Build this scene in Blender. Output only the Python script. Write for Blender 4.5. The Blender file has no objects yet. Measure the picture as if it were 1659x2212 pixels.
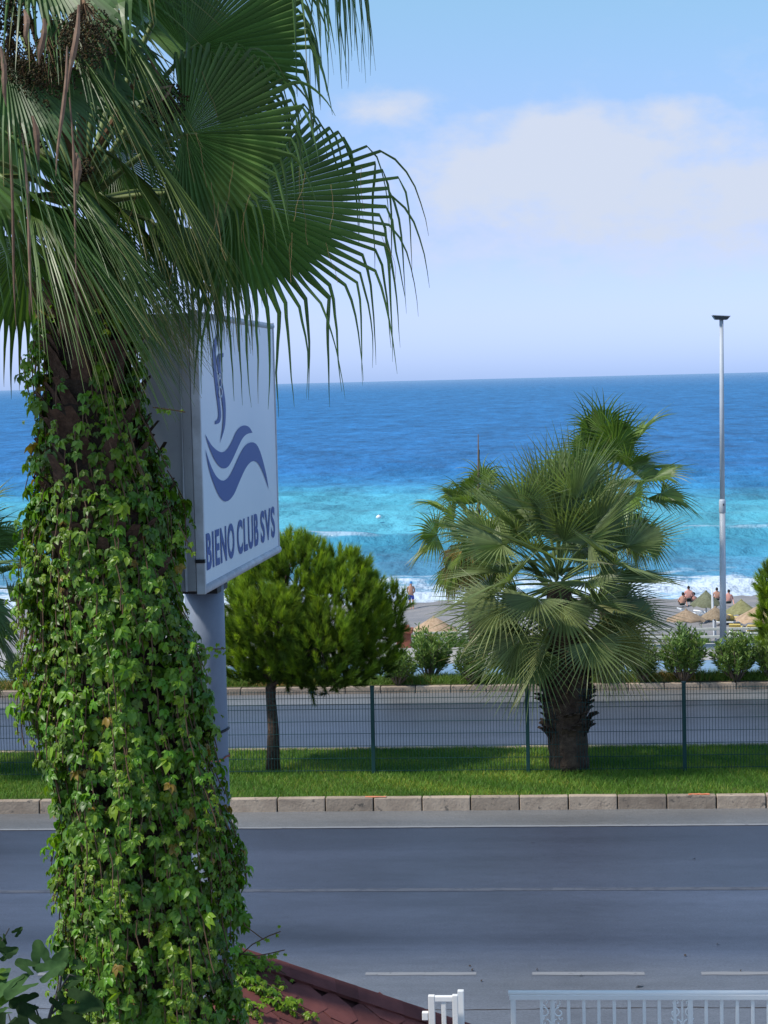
import bpy, math, random
import numpy as np
from mathutils import Vector, Matrix

# ------------------------------------------------------------------ camera
scene = bpy.context.scene
COL = scene.collection
rad = math.radians
F, IW, IH = 4200.0, 1659.0, 2212.0                 # focal length in units of a 1659 x 2212 picture
YAW, PITCH, ROLL = rad(4.3), rad(3.85), rad(1.38)
CAM = np.array([0.0, 0.0, 6.5])
FW = np.array([-math.sin(YAW)*math.cos(PITCH), math.cos(YAW)*math.cos(PITCH), -math.sin(PITCH)])
RT = np.array([math.cos(YAW), math.sin(YAW), 0.0])
_up = np.cross(RT, FW)
CR = RT*math.cos(ROLL) - _up*math.sin(ROLL)
CU = np.cross(CR, FW)
cam_data = bpy.data.cameras.new('camera')
cam = bpy.data.objects.new('camera', cam_data)
COL.objects.link(cam)
m = Matrix.Identity(4)
for i in range(3):
    m[i][0] = CR[i]; m[i][1] = CU[i]; m[i][2] = -FW[i]; m[i][3] = CAM[i]
cam.matrix_world = m
cam_data.sensor_fit = 'HORIZONTAL'
cam_data.sensor_width = 36.0
cam_data.lens = 36.0*F/IW
cam_data.clip_start = 0.1
cam_data.clip_end = 200000.0
scene.camera = cam
scene.render.resolution_x = 768
scene.render.resolution_y = 1024

# ------------------------------------------------------------------ sun, sky, exposure
SUN_AZ, SUN_EL = math.atan2(-0.90, -0.42), rad(54)
SUN_DIR = np.array([math.sin(SUN_AZ)*math.cos(SUN_EL), math.cos(SUN_AZ)*math.cos(SUN_EL), math.sin(SUN_EL)])
sl = bpy.data.lights.new('sun', 'SUN')
sl.energy = 3.1
sl.angle = rad(4.5)
sl.color = (1.0, 0.94, 0.86)
so = bpy.data.objects.new('sun', sl)
COL.objects.link(so)
so.rotation_euler = Vector(SUN_DIR).to_track_quat('Z', 'Y').to_euler()
so.location = (-30, 20, 60)

world = bpy.data.worlds.new('World')
scene.world = world
world.use_nodes = True
wn, wl = world.node_tree.nodes, world.node_tree.links
wn.clear()

def wnode(t, **kw):
    n = wn.new(t)
    for k, v in kw.items():
        setattr(n, k, v)
    return n

def wmath(op, a, b=None, c=None, clamp=False):
    n = wn.new('ShaderNodeMath'); n.operation = op; n.use_clamp = clamp
    for i, v in enumerate((a, b, c)):
        if v is None: continue
        if isinstance(v, (int, float)): n.inputs[i].default_value = v
        else: wl.new(v, n.inputs[i])
    return n.outputs[0]

sky = wnode('ShaderNodeTexSky', sky_type='NISHITA', sun_disc=False)
sky.sun_elevation = SUN_EL
sky.sun_rotation = SUN_AZ
sky.altitude = 0.0
sky.air_density = 1.0
sky.dust_density = 0.6
sky.ozone_density = 2.0
tc = wnode('ShaderNodeTexCoord')
sep = wnode('ShaderNodeSeparateXYZ')
wl.new(tc.outputs['Generated'], sep.inputs[0])
az = wmath('ARCTAN2', sep.outputs[0], sep.outputs[1])
el = wmath('ARCSINE', sep.outputs[2])
comb = wnode('ShaderNodeCombineXYZ')
wl.new(az, comb.inputs[0]); wl.new(wmath('MULTIPLY', el, 1.7), comb.inputs[1])
def wnoise(scale, detail, rough, off):
    mp = wnode('ShaderNodeVectorMath', operation='ADD'); mp.inputs[1].default_value = off
    wl.new(comb.outputs[0], mp.inputs[0])
    n = wnode('ShaderNodeTexNoise'); n.inputs['Scale'].default_value = scale
    n.inputs['Detail'].default_value = detail; n.inputs['Roughness'].default_value = rough
    wl.new(mp.outputs[0], n.inputs['Vector'])
    return n.outputs['Fac']
fine = wnoise(42.0, 7.0, 0.58, (0.31, 0.17, 0.0))
broad = wnoise(7.0, 3.0, 0.5, (2.7, 0.45, 0.0))
def blob(a0, e0, sa, se, amp):
    da = wmath('DIVIDE', wmath('SUBTRACT', az, a0), sa)
    de = wmath('DIVIDE', wmath('SUBTRACT', el, e0), se)
    q = wmath('ADD', wmath('MULTIPLY', da, da), wmath('MULTIPLY', de, de))
    return wmath('MULTIPLY', wmath('EXPONENT', wmath('MULTIPLY', q, -1.0)), amp)
def azel(px, py):
    d = FW + CR*(px-829.5)/F - CU*(py-1106)/F
    d = d/np.linalg.norm(d)
    return math.atan2(d[0], d[1]), math.asin(d[2])
tot = None
for px, py, sx, sy, am in ((830, 232, 95, 34, .85), (1205, 265, 110, 30, .55), (1230, 330, 170, 75, .75), (1040, 375, 210, 75, .70),
                           (1460, 250, 70, 40, .50), (1650, 400, 85, 48, .95), (1420, 400, 260, 85, .55),
                           (1100, 500, 480, 90, .50), (1550, 520, 280, 80, .45), (1300, 340, 420, 110, .35)):
    a0, e0 = azel(px, py)
    b = blob(a0, e0, sx/F, sy/F, am)
    tot = b if tot is None else wmath('ADD', tot, b)
band = blob(0.0, rad(9), 50.0, rad(7), 0.5)
away = wmath('SUBTRACT', 1.0, blob(-YAW, rad(7), rad(16), rad(40), 1.0))
gen = wmath('MULTIPLY', wmath('MULTIPLY', wmath('SUBTRACT', broad, 0.36, clamp=True), 3.0), wmath('MULTIPLY', band, away))
cov = wmath('ADD', tot, gen)
cm = wmath('MULTIPLY', wmath('ADD', cov, wmath('MULTIPLY', wmath('SUBTRACT', fine, 0.57), 1.7)), 1.0, clamp=True)
cm = wmath('MULTIPLY', wmath('SMOOTH_MIN', cm, 0.9, 0.2), wmath('MINIMUM', wmath('MULTIPLY', cov, 3.0), 1.0))
cm = wmath('MULTIPLY', cm, 1.1, clamp=True)
tint = wnode('ShaderNodeMix', data_type='RGBA', blend_type='MULTIPLY')
tint.inputs['Factor'].default_value = 1.0
tr_ = wnode('ShaderNodeValToRGB'); tr_.color_ramp.elements[0].position = 0.0
wl.new(wmath('DIVIDE', el, rad(30), clamp=True), tr_.inputs[0])
tst = ((0.0, (.50, .70, 1.42)), (.06, (.56, .645, 1.15)), (.14, (.565, .585, .92)), (.26, (.605, .655, .83)), (.38, (.645, .775, .79)), (1.0, (.85, .95, .90)))
for i_, (p_, c_) in enumerate(tst):
    e_ = tr_.color_ramp.elements[0] if i_ == 0 else (tr_.color_ramp.elements[-1] if i_ == len(tst)-1 else tr_.color_ramp.elements.new(p_))
    e_.color = (*c_, 1)
wl.new(tr_.outputs[0], tint.inputs['B'])
wl.new(sky.outputs[0], tint.inputs['A'])
cmix = wnode('ShaderNodeMix', data_type='RGBA')
wl.new(cm, cmix.inputs['Factor'])
wl.new(tint.outputs['Result'], cmix.inputs['A'])
cmix.inputs['B'].default_value = (3.1, 3.45, 4.2, 1)
bg = wnode('ShaderNodeBackground')
bg.inputs['Strength'].default_value = 0.15
wl.new(cmix.outputs['Result'], bg.inputs['Color'])
wo = wnode('ShaderNodeOutputWorld')
wl.new(bg.outputs[0], wo.inputs['Surface'])

vs = scene.view_settings
vs.view_transform = 'Standard'
vs.look = 'None'
vs.exposure = 0.5
vs.gamma = 1.0
vs.use_curve_mapping = False
scene.render.engine = 'CYCLES'
scene.cycles.max_bounces = 8
scene.cycles.transparent_max_bounces = 8

# ------------------------------------------------------------------ helpers
random.seed(7)
rng = np.random.default_rng(11)
Z = np.array([0., 0., 1.])
FH = np.array([-math.sin(YAW), math.cos(YAW), 0.0])

def ray(px, py): return FW + CR*(px-829.5)/F - CU*(py-1106)/F
def at(px, py, depth): return CAM + ray(px, py)*depth
def on_z(px, py, z):
    d = ray(px, py); return CAM + d*((z-CAM[2])/d[2])
def on_y(px, py, y):
    d = ray(px, py); return CAM + d*(y/d[1])
def cv(r, u, t):                                   # right, up, towards the viewer
    v = RT*r + Z*u - FH*t
    return v/np.linalg.norm(v)
def nrm(v): return v/(np.linalg.norm(v)+1e-12)
GK = [(45.85, .15), (47.0, -.55), (52, -1.25), (58, -2.15), (68, -4.7), (78, -6.1), (95, -6.85), (122, -7.9), (132, -8.65), (160, -10.8)]
def ground_z(y):                                   # the bank and beach fall away behind the promenade
    return float(np.interp(y, [k[0] for k in GK], [k[1] for k in GK]))
def on_ground(px, py):
    d = ray(px, py); t = 46.0
    while t < 200:
        p = CAM + d*t
        if p[2] <= ground_z(p[1]): break
        t += .1
    return p

def tag(o, label=None, cat=None, group=None, kind=None):
    if label: o['label'] = label
    if cat: o['category'] = cat
    if group: o['group'] = group
    if kind: o['kind'] = kind
    return o

def thing(name, loc, label, cat, group=None):
    o = bpy.data.objects.new(name, None)
    o.empty_display_size = 0.2
    COL.objects.link(o)
    o.location = Vector([float(c) for c in loc])
    return tag(o, label, cat, group)

def origin(o):
    p = np.zeros(3)
    while o is not None:
        p = p + np.array(o.location); o = o.parent
    return p

class MB:
    """collects polygons and tints in world coordinates"""
    def __init__(s): s.v = []; s.f = []; s.t = []; s.n = 0; s.mi = []
    def add(s, verts, faces, tint=None, mi=0):
        verts = np.asarray(verts, float).reshape(-1, 3)
        s.v.append(verts)
        k = s.n
        for f in faces: s.f.append(tuple(i+k for i in f)); s.mi.append(mi)
        if tint is None: tint = (1, 1, 1)
        t = np.asarray(tint, float)
        if t.ndim == 1: t = np.tile(t, (len(verts), 1))
        s.t.append(t)
        s.n += len(verts)
    def box(s, c, size, rz=0.0, tint=None, mi=0, R=None):
        hx, hy, hz = [q/2 for q in size]
        p = np.array([(x, y, z) for x in (-hx, hx) for y in (-hy, hy) for z in (-hz, hz)])
        if R is None:
            cs, sn = math.cos(rz), math.sin(rz)
            R = np.array([[cs, -sn, 0], [sn, cs, 0], [0, 0, 1]])
        s.add(p @ R.T + np.asarray(c), [(0, 1, 3, 2), (4, 6, 7, 5), (0, 4, 5, 1), (2, 3, 7, 6), (0, 2, 6, 4), (1, 5, 7, 3)], tint, mi)
    def tube(s, pts, radii, sides=8, cap=True, tint=None, mi=0):
        pts = np.asarray(pts, float); n = len(pts)
        if np.isscalar(radii): radii = [radii]*n
        tg = np.gradient(pts, axis=0)
        V = []; ref = None
        for i in range(n):
            t = nrm(tg[i])
            if ref is None:
                ref = nrm(np.cross(t, Z if abs(t[2]) < .9 else np.array([1., 0, 0])))
            ref = nrm(ref - t*np.dot(ref, t)); b = np.cross(t, ref)
            for k in range(sides):
                a = 2*math.pi*k/sides
                V.append(pts[i] + radii[i]*(ref*math.cos(a)+b*math.sin(a)))
        fs = []
        for i in range(n-1):
            for k in range(sides):
                k2 = (k+1) % sides
                fs.append((i*sides+k, i*sides+k2, (i+1)*sides+k2, (i+1)*sides+k))
        if cap:
            fs.append(tuple(range(sides-1, -1, -1))); fs.append(tuple((n-1)*sides+k for k in range(sides)))
        s.add(V, fs, tint, mi)
    def lathe(s, c, prof, sides=16, tint=None, mi=0, squash=1.0):
        V = []; n = len(prof)
        for r, z in prof:
            for k in range(sides):
                a = 2*math.pi*k/sides
                V.append((c[0]+r*math.cos(a), c[1]+r*math.sin(a)*squash, c[2]+z))
        fs = [(i*sides+k, i*sides+(k+1) % sides, (i+1)*sides+(k+1) % sides, (i+1)*sides+k) for i in range(n-1) for k in range(sides)]
        fs.append(tuple(range(sides-1, -1, -1))); fs.append(tuple((n-1)*sides+k for k in range(sides)))
        s.add(V, fs, tint, mi)
    def build(s, name, mat, parent=None, smooth=False, bevel=0.0, base=None, kind=None):
        v = np.concatenate(s.v) if s.v else np.zeros((0, 3))
        t = np.concatenate(s.t) if s.t else np.zeros((0, 3))
        me = bpy.data.meshes.new(name)
        o = bpy.data.objects.new(name, me)
        if base is not None: o.location = Vector([float(c) for c in base])
        if parent is not None: o.parent = parent
        og = origin(o)
        me.from_pydata((v-og).tolist(), [], s.f)
        at_ = me.color_attributes.new('tint', 'FLOAT_COLOR', 'POINT')
        at_.data.foreach_set('color', np.concatenate([t, np.ones((len(t), 1))], 1).ravel().astype(np.float32))
        for mm in (mat if isinstance(mat, (list, tuple)) else [mat]): me.materials.append(mm)
        if any(s.mi): me.polygons.foreach_set('material_index', s.mi)
        if smooth: me.polygons.foreach_set('use_smooth', [True]*len(me.polygons))
        me.update()
        COL.objects.link(o)
        if bevel:
            b = o.modifiers.new('bevel', 'BEVEL'); b.width = bevel; b.segments = 2; b.limit_method = 'ANGLE'
        if kind: o['kind'] = kind
        return o

def big_mesh(name, verts, tris, tints, mat, parent=None, smooth=False, kind=None, base=None):
    """numpy triangle soup"""
    me = bpy.data.meshes.new(name)
    o = bpy.data.objects.new(name, me)
    if base is not None: o.location = Vector([float(c) for c in base])
    if parent is not None: o.parent = parent
    v = (verts - origin(o)).astype(np.float32)
    me.vertices.add(len(v)); me.vertices.foreach_set('co', v.ravel())
    tris = tris.astype(np.int32)
    me.loops.add(tris.size); me.loops.foreach_set('vertex_index', tris.ravel())
    me.polygons.add(len(tris)); me.polygons.foreach_set('loop_start', np.arange(0, tris.size, 3, dtype=np.int32))
    me.update(calc_edges=True)
    a = me.color_attributes.new('tint', 'FLOAT_COLOR', 'POINT')
    a.data.foreach_set('color', np.concatenate([tints, np.ones((len(tints), 1))], 1).ravel().astype(np.float32))
    me.materials.append(mat)
    if smooth: me.polygons.foreach_set('use_smooth', [True]*len(me.polygons))
    me.validate(); me.update()
    COL.objects.link(o)
    if kind: o['kind'] = kind
    return o

def stamp(tv, tt, ttint, mats, locs, tints):
    """template verts (n,3), tris, per-vertex tint stamped by (k,3,3) matrices and (k,3) places"""
    k = len(locs); n = len(tv)
    V = np.einsum('kij,nj->kni', mats, tv) + locs[:, None, :]
    T = tt[None] + (np.arange(k)*n)[:, None, None]
    C = ttint[None]*tints[:, None, :]
    return V.reshape(-1, 3), T.reshape(-1, 3), C.reshape(-1, 3)

def copy_tree(o, parent=None):
    c = o.copy(); COL.objects.link(c)
    if parent is not None: c.parent = parent
    for ch in list(o.children): copy_tree(ch, c)
    return c

# ------------------------------------------------------------------ materials
def mat(name, base=(.5, .5, .5), rough=.7, noise=None, bump=None, spec=.3, metal=0.0, attr=False, translucent=0.0,
        var=0.0, second=None, stain=None, coat=0.0, objrand=0.0):
    """base colour, optional second colour mixed by noise scale, optional stain (colour, scale, threshold), bump (scale, strength)"""
    M = bpy.data.materials.new(name); M.use_nodes = True
    N, L = M.node_tree.nodes, M.node_tree.links
    b = N['Principled BSDF']; out = N['Material Output']
    b.inputs['Roughness'].default_value = rough
    b.inputs['Specular IOR Level'].default_value = spec
    b.inputs['Metallic'].default_value = metal
    b.inputs['Coat Weight'].default_value = coat
    tco = N.new('ShaderNodeTexCoord'); geo = N.new('ShaderNodeNewGeometry')
    col = N.new('ShaderNodeRGB'); col.outputs[0].default_value = (*base, 1); c = col.outputs[0]
    def tex(scale, detail=5, rough_=.6):
        n = N.new('ShaderNodeTexNoise'); n.inputs['Scale'].default_value = scale
        n.inputs['Detail'].default_value = detail; n.inputs['Roughness'].default_value = rough_
        L.new(geo.outputs['Position'], n.inputs['Vector']); return n.outputs['Fac']
    def mix(fac, a, bb, bt='MIX'):
        x = N.new('ShaderNodeMix'); x.data_type = 'RGBA'; x.blend_type = bt
        if isinstance(fac, float): x.inputs['Factor'].default_value = fac
        else: L.new(fac, x.inputs['Factor'])
        for nm, q in (('A', a), ('B', bb)):
            if isinstance(q, tuple): x.inputs[nm].default_value = (*q, 1)
            else: L.new(q, x.inputs[nm])
        return x.outputs['Result']
    def ramp(f, lo, hi):
        r = N.new('ShaderNodeMapRange'); r.inputs['From Min'].default_value = lo; r.inputs['From Max'].default_value = hi
        L.new(f, r.inputs['Value']); return r.outputs[0]
    if second: c = mix(ramp(tex(second[1]), .35, .65), c, second[0])
    if attr:
        a = N.new('ShaderNodeAttribute'); a.attribute_name = 'tint'
        c = mix(1.0, c, a.outputs['Color'], 'MULTIPLY')
    if stain: c = mix(ramp(tex(stain[1], 8, .7), stain[2], stain[2]+.06), c, stain[0])
    if var: c = mix(1.0, c, mix(ramp(tex(var, 6), .2, .8), (.7, .7, .7), (1.25, 1.25, 1.25)), 'MULTIPLY')
    if objrand:
        oi = N.new('ShaderNodeObjectInfo')
        c = mix(1.0, c, mix(oi.outputs['Random'], (1-objrand,)*3, (1+objrand,)*3), 'MULTIPLY')
    L.new(c, b.inputs['Base Color'])
    if bump:
        bn = N.new('ShaderNodeBump'); bn.inputs['Strength'].default_value = bump[1]
        bn.inputs['Distance'].default_value = bump[2] if len(bump) > 2 else .02
        L.new(tex(bump[0], 6), bn.inputs['Height']); L.new(bn.outputs[0], b.inputs['Normal'])
    if translucent:
        tr = N.new('ShaderNodeBsdfTranslucent')
        L.new(mix(1.0, c, (1.15, 1.25, .55), 'MULTIPLY'), tr.inputs['Color'])
        ms = N.new('ShaderNodeMixShader'); ms.inputs[0].default_value = translucent
        L.new(b.outputs[0], ms.inputs[1]); L.new(tr.outputs[0], ms.inputs[2]); L.new(ms.outputs[0], out.inputs['Surface'])
    return M

M = {}
M['frond'] = mat('palm_leaf', (.100, .168, .048), .40, attr=True, translucent=.36, spec=.45)
M['petiole'] = mat('palm_stalk', (.16, .20, .07), .5, attr=True)
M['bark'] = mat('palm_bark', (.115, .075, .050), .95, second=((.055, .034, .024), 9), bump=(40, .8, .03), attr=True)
M['trunkdark'] = mat('creeper_shaded_bark', (.060, .040, .028), .95, second=((.030, .019, .014), 9), bump=(40, .8, .03))  # bark copy darkened: shade of the creeper's hollow put into the colour
M['fibre'] = mat('palm_fibre', (.095, .055, .036), .95, second=((.045, .025, .017), 25), bump=(60, .6), attr=True)
M['husk'] = mat('dry_husk', (.34, .22, .15), .85, attr=True, second=((.22, .13, .09), 14), translucent=.15)
M['fruit'] = mat('palm_fruit', (.036, .028, .010), .7, attr=True)
M['vine'] = mat('creeper_leaf', (.112, .235, .020), .40, attr=True, translucent=.38, spec=.45)
M['vinestem'] = mat('creeper_stem', (.12, .07, .04), .8)
M['signgrey'] = mat('sign_metal', (.33, .35, .375), .55, second=((.27, .285, .31), 3), stain=((.11, .10, .095), 22, .64), bump=(30, .1))
M['signwhite'] = mat('sign_face', (.76, .81, .88), .35, second=((.70, .76, .84), .8), spec=.4)
M['signtrim'] = mat('sign_trim', (.52, .56, .62), .45, second=((.38, .40, .44), 6))
M['signblue'] = mat('sign_print', (.035, .075, .30), .45)
M['pole'] = mat('pole_paint', (.215, .255, .325), .5, second=((.18, .215, .28), 4), stain=((.13, .075, .04), 16, .68), bump=(20, .08))
M['black'] = mat('black_band', (.015, .015, .017), .5)
M['needle'] = mat('pine_needle', (.190, .285, .036), .55, attr=True, translucent=.40)
M['pinebark'] = mat('pine_bark', (.115, .075, .055), .95, second=((.05, .032, .025), 18), bump=(35, .9, .03))
M['oleander'] = mat('oleander_leaf', (.125, .215, .050), .5, attr=True, translucent=.22)
M['twig'] = mat('twig', (.13, .10, .075), .9)
M['grass'] = mat('grass_blade', (.125, .245, .032), .6, attr=True, translucent=.25)
M['soil'] = mat('soil', (.075, .085, .03), .95, second=((.06, .10, .022), 3), bump=(20, .5))
M['kerb'] = mat('kerb_stone', (.39, .310, .235), .9, second=((.27, .210, .160), 3), stain=((.14, .12, .10), 7, .58), bump=(30, .5), objrand=.20)
M['orange'] = mat('orange_paint', (.62, .20, .10), .8, stain=((.40, .30, .24), 12, .55))
M['wire'] = mat('fence_green', (.012, .050, .046), .5)
M['lamp'] = mat('lamp_paint', (.44, .48, .53), .45, var=1.0)
M['lampdark'] = mat('lamp_glass', (.07, .08, .09), .3)
M['rail'] = mat('rail_wood', (.55, .55, .50), .85, second=((.42, .43, .38), 5))
M['railgreen'] = mat('rail_pipe', (.36, .48, .44), .6)
M['terra'] = mat('terracotta_paint', (.36, .12, .075), .8, second=((.27, .09, .06), 6))
M['straw'] = mat('straw', (.42, .345, .27), .95, second=((.30, .235, .17), 9), bump=(20, .6), attr=True)
M['white'] = mat('white_paint', (.72, .74, .76), .45)
M['whitefence'] = mat('white_fence_paint', (.80, .78, .74), .45, stain=((.30, .28, .27), 30, .72), bump=(60, .1))
M['whitetop'] = mat('white_rail_top', (.86, .84, .80), .35)
M['yellow'] = mat('yellow_cushion', (.62, .48, .14), .7)
M['shingle'] = mat('roof_shingle', (.190, .064, .056), .95, second=((.140, .046, .042), 6), bump=(160, .6), objrand=.2)
M['shingle2'] = mat('roof_underlay', (.085, .030, .027), .95)
M['skin'] = mat('skin', (.50, .27, .19), .6)
M['skinpink'] = mat('skin_pink', (.62, .31, .25), .6)
M['trunks'] = mat('swim_trunks', (.030, .055, .32), .8)
M['darkcloth'] = mat('dark_swimwear', (.03, .05, .05), .8)
M['cap'] = mat('blue_cap', (.04, .19, .45), .8)
M['hair'] = mat('dark_hair', (.018, .014, .012), .7)
M['fig'] = mat('fig_leaf', (.040, .085, .026), .75, attr=True, translucent=.25, spec=.12, var=30)
M['figstem'] = mat('fig_stem', (.05, .05, .045), .8)
M['marking'] = mat('road_paint', (.205, .21, .222), .8, stain=((.12, .125, .14), 7, .60))
M['pavement'] = mat('paving', (.36, .35, .335), .9, second=((.30, .29, .28), 2))
M['cycle'] = mat('cycle_path_blue', (.19, .30, .43), .85, second=((.15, .25, .37), 2))
M['deadleaf'] = mat('fallen_leaf', (.045, .035, .03), .9)

def asphalt(name, stops, seed=0.0):
    Mt = bpy.data.materials.new(name); Mt.use_nodes = True
    N, L = Mt.node_tree.nodes, Mt.node_tree.links
    b = N['Principled BSDF']; b.inputs['Roughness'].default_value = .46; b.inputs['Specular IOR Level'].default_value = .5
    geo = N.new('ShaderNodeNewGeometry'); sp = N.new('ShaderNodeSeparateXYZ'); L.new(geo.outputs['Position'], sp.inputs[0])
    def tex(scale, sx=1.0, detail=5, rg=.6):
        mp = N.new('ShaderNodeMapping'); mp.inputs['Scale'].default_value = (sx, 1, 1); mp.inputs['Location'].default_value = (seed, 0, 0)
        L.new(geo.outputs['Position'], mp.inputs['Vector'])
        n = N.new('ShaderNodeTexNoise'); n.inputs['Scale'].default_value = scale; n.inputs['Detail'].default_value = detail
        n.inputs['Roughness'].default_value = rg
        L.new(mp.outputs[0], n.inputs['Vector']); return n.outputs['Fac']
    def mth(op, a, bb):
        n = N.new('ShaderNodeMath'); n.operation = op
        for i, v in enumerate((a, bb)):
            if isinstance(v, (int, float)): n.inputs[i].default_value = v
            else: L.new(v, n.inputs[i])
        return n.outputs[0]
    y = mth('ADD', sp.outputs[1], mth('MULTIPLY', mth('SUBTRACT', tex(.9, .15), .5), .9))
    y0, y1 = stops[0][0], stops[-1][0]
    r = N.new('ShaderNodeMapRange'); r.inputs['From Min'].default_value = y0; r.inputs['From Max'].default_value = y1; L.new(y, r.inputs['Value'])
    cr = N.new('ShaderNodeValToRGB'); L.new(r.outputs[0], cr.inputs[0])
    e = cr.color_ramp.elements
    e[0].position = 0; e[0].color = (*stops[0][1], 1); e[1].position = 1; e[1].color = (*stops[-1][1], 1)
    for yy, cc in stops[1:-1]:
        q = e.new((yy-y0)/(y1-y0)); q.color = (*cc, 1)
    def mul(a, f, lo, hi):
        mr = N.new('ShaderNodeMapRange'); mr.inputs['From Min'].default_value = .25; mr.inputs['From Max'].default_value = .75
        mr.inputs['To Min'].default_value = lo; mr.inputs['To Max'].default_value = hi; L.new(f, mr.inputs['Value'])
        x = N.new('ShaderNodeMix'); x.data_type = 'RGBA'; x.blend_type = 'MULTIPLY'; x.inputs['Factor'].default_value = 1
        L.new(a, x.inputs['A'])
        cc = N.new('ShaderNodeCombineColor')
        for i in range(3): L.new(mr.outputs[0], cc.inputs[i])
        L.new(cc.outputs[0], x.inputs['B']); return x.outputs['Result']
    c = mul(cr.outputs[0], tex(.35, .5, 3), .68, 1.32)
    c = mul(c, tex(1.6, .08, 3), .84, 1.16); c = mul(c, tex(9, .5, 4, .7), .86, 1.14)
    c = mul(c, tex(34, 1, 3, .8), .66, 1.34)
    L.new(c, b.inputs['Base Color'])
    bn = N.new('ShaderNodeBump'); bn.inputs['Strength'].default_value = .25; bn.inputs['Distance'].default_value = .01
    L.new(tex(90), bn.inputs['Height']); L.new(bn.outputs[0], b.inputs['Normal'])
    return Mt
DRK = (.036, .043, .066)
OLD, NEW, SHO = (.112, .120, .140), (.054, .065, .097), (.140, .140, .142)
M['road_near'] = asphalt('asphalt_near', [(17, OLD), (20.7, OLD), (21.7, NEW), (22.3, DRK), (23.0, NEW), (24.3, (.061, .074, .112)), (25.3, NEW), (26.6, DRK), (27.7, DRK), (29, NEW)])
M['road_far'] = asphalt('asphalt_far', [(33, NEW), (36, NEW), (38.2, (.050, .055, .070)), (40, (.05, .055, .07))], 5.0)
M['shoulder'] = asphalt('asphalt_shoulder', [(27, SHO), (30, SHO)], 9.0)

# ------------------------------------------------------------------ the setting
def sheet(name, x0, x1, y0, y1, z, material, kind='structure'):
    b = MB(); b.add([(x0, y0, z), (x1, y0, z), (x1, y1, z), (x0, y1, z)], [(0, 1, 2, 3)])
    o = b.build(name, material); o['kind'] = kind; return o

YK = 28.99                                             # face of the kerb on the median
# terrain: one sheet, falling from the promenade to the sea bed
gp = [(-400, -.02), (40.14, -.02), (40.2, .10), (45.85, .145)] + GK[1:] + [(400, -20)]
ys = []
for (a, za), (b_, zb) in zip(gp[:-1], gp[1:]):
    k = 10 if a >= 47 and b_ <= 160 else 1
    for i in range(k): ys.append((a+(b_-a)*i/k, za+(zb-za)*i/k))
ys.append(gp[-1])
xs = np.concatenate([[-900, -400, -150, -80], np.linspace(-60, 60, 81), [80, 150, 400, 900]])
V = []; Fc = []
for j, (y, z) in enumerate(ys):
    for x in xs:
        dz = 0
        if 80 < y < 150 and abs(x) < 80: dz = .16*math.sin(x*.7+y*.31)*math.sin(y*.43+x*.13) + .10*math.sin(x*1.9+1.3*math.sin(y*.9)) + .22*math.exp(-((y-126-1.2*math.sin(x*.21))/2.2)**2)
        V.append((x, y, z+dz))
nx = len(xs)
for j in range(len(ys)-1):
    for i in range(nx-1): Fc.append((j*nx+i, j*nx+i+1, (j+1)*nx+i+1, (j+1)*nx+i))
b = MB(); b.add(V, Fc)
M['beach'] = mat('beach_shingle', (.27, .255, .25), .95, second=((.20, .20, .21), .6), var=14, bump=(9, .7, .06))
gr = b.build('ground', M['beach'], smooth=True); tag(gr, kind='structure')

sheet('road', -300, 300, 12.0, YK+.02, .0, M['road_near'])
sheet('road_shoulder', -300, 300, 27.98, YK+.015, .004, M['shoulder'])
sheet('opposite_road', -300, 300, 33.1, 40.1, .0, M['road_far'])
sheet('opposite_road_shoulder', -300, 300, 38.80, 40.08, .004, M['shoulder'])
sheet('median_bed', -300, 300, YK+.12, 33.15, .17, M['soil'])
sheet('cycle_path', -300, 300, 41.0, 43.2, .154, M['cycle'])
sheet('promenade_pavement', -300, 300, 43.2, 45.8, .158, M['pavement'])
M['verge'] = mat('verge_soil', (.16, .15, .06), .95, second=((.085, .13, .03), 1.2), bump=(20, .5))
sheet('verge_bed', -300, 300, 40.25, 41.0, .15, M['verge'])

def strip(name, pts, z, material):
    """worn painted line: ragged outline"""
    o = []
    for (x0, x1, y0, y1) in pts:
        b = MB(); n = max(2, int((x1-x0)/.12)); vv = []; ff = []
        for i in range(n+1):
            x = x0+(x1-x0)*i/n
            vv += [(x, y0+random.uniform(-.006, .010), z), (x, y1+random.uniform(-.010, .006), z)]
        for i in range(n): ff.append((2*i, 2*i+2, 2*i+3, 2*i+1))
        b.add(vv, ff); q = b.build(name, material); q['kind'] = 'structure'; o.append(q)
    return o
strip('edge_line_marking', [(-40, 40, 27.88, 27.975)], .008, M['marking'])
M['faintmark'] = mat('faded_road_paint', (.078, .088, .112), .8, stain=((.056, .066, .090), 5, .5))
strip('lane_line_marking', [(-40, 40, 24.36, 24.50)], .004, M['faintmark'])
dash = []
for k in range(-8, 9):
    x = -1.9 + k*1.83
    dash.append((x, x+1.22, 20.86, 20.97))
strip('dash_marking', dash, .004, M['marking'])
# crack and seam of older tarmac close to the white fence
b = MB(); vv = []; ff = []
xx = np.linspace(-9, 9, 240); w = 0
for i, x in enumerate(xx):
    w += random.uniform(-.012, .012); w *= .97
    y = 19.72 + w + .05*math.sin(x*.8)
    vv += [(x, y, .004), (x, y+.014+.006*math.sin(x*9), .004)]
    if i: ff.append((2*i-2, 2*i, 2*i+1, 2*i-1))
b.add(vv, ff); tag(b.build('tarmac_seam', M['deadleaf']), kind='structure')

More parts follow.
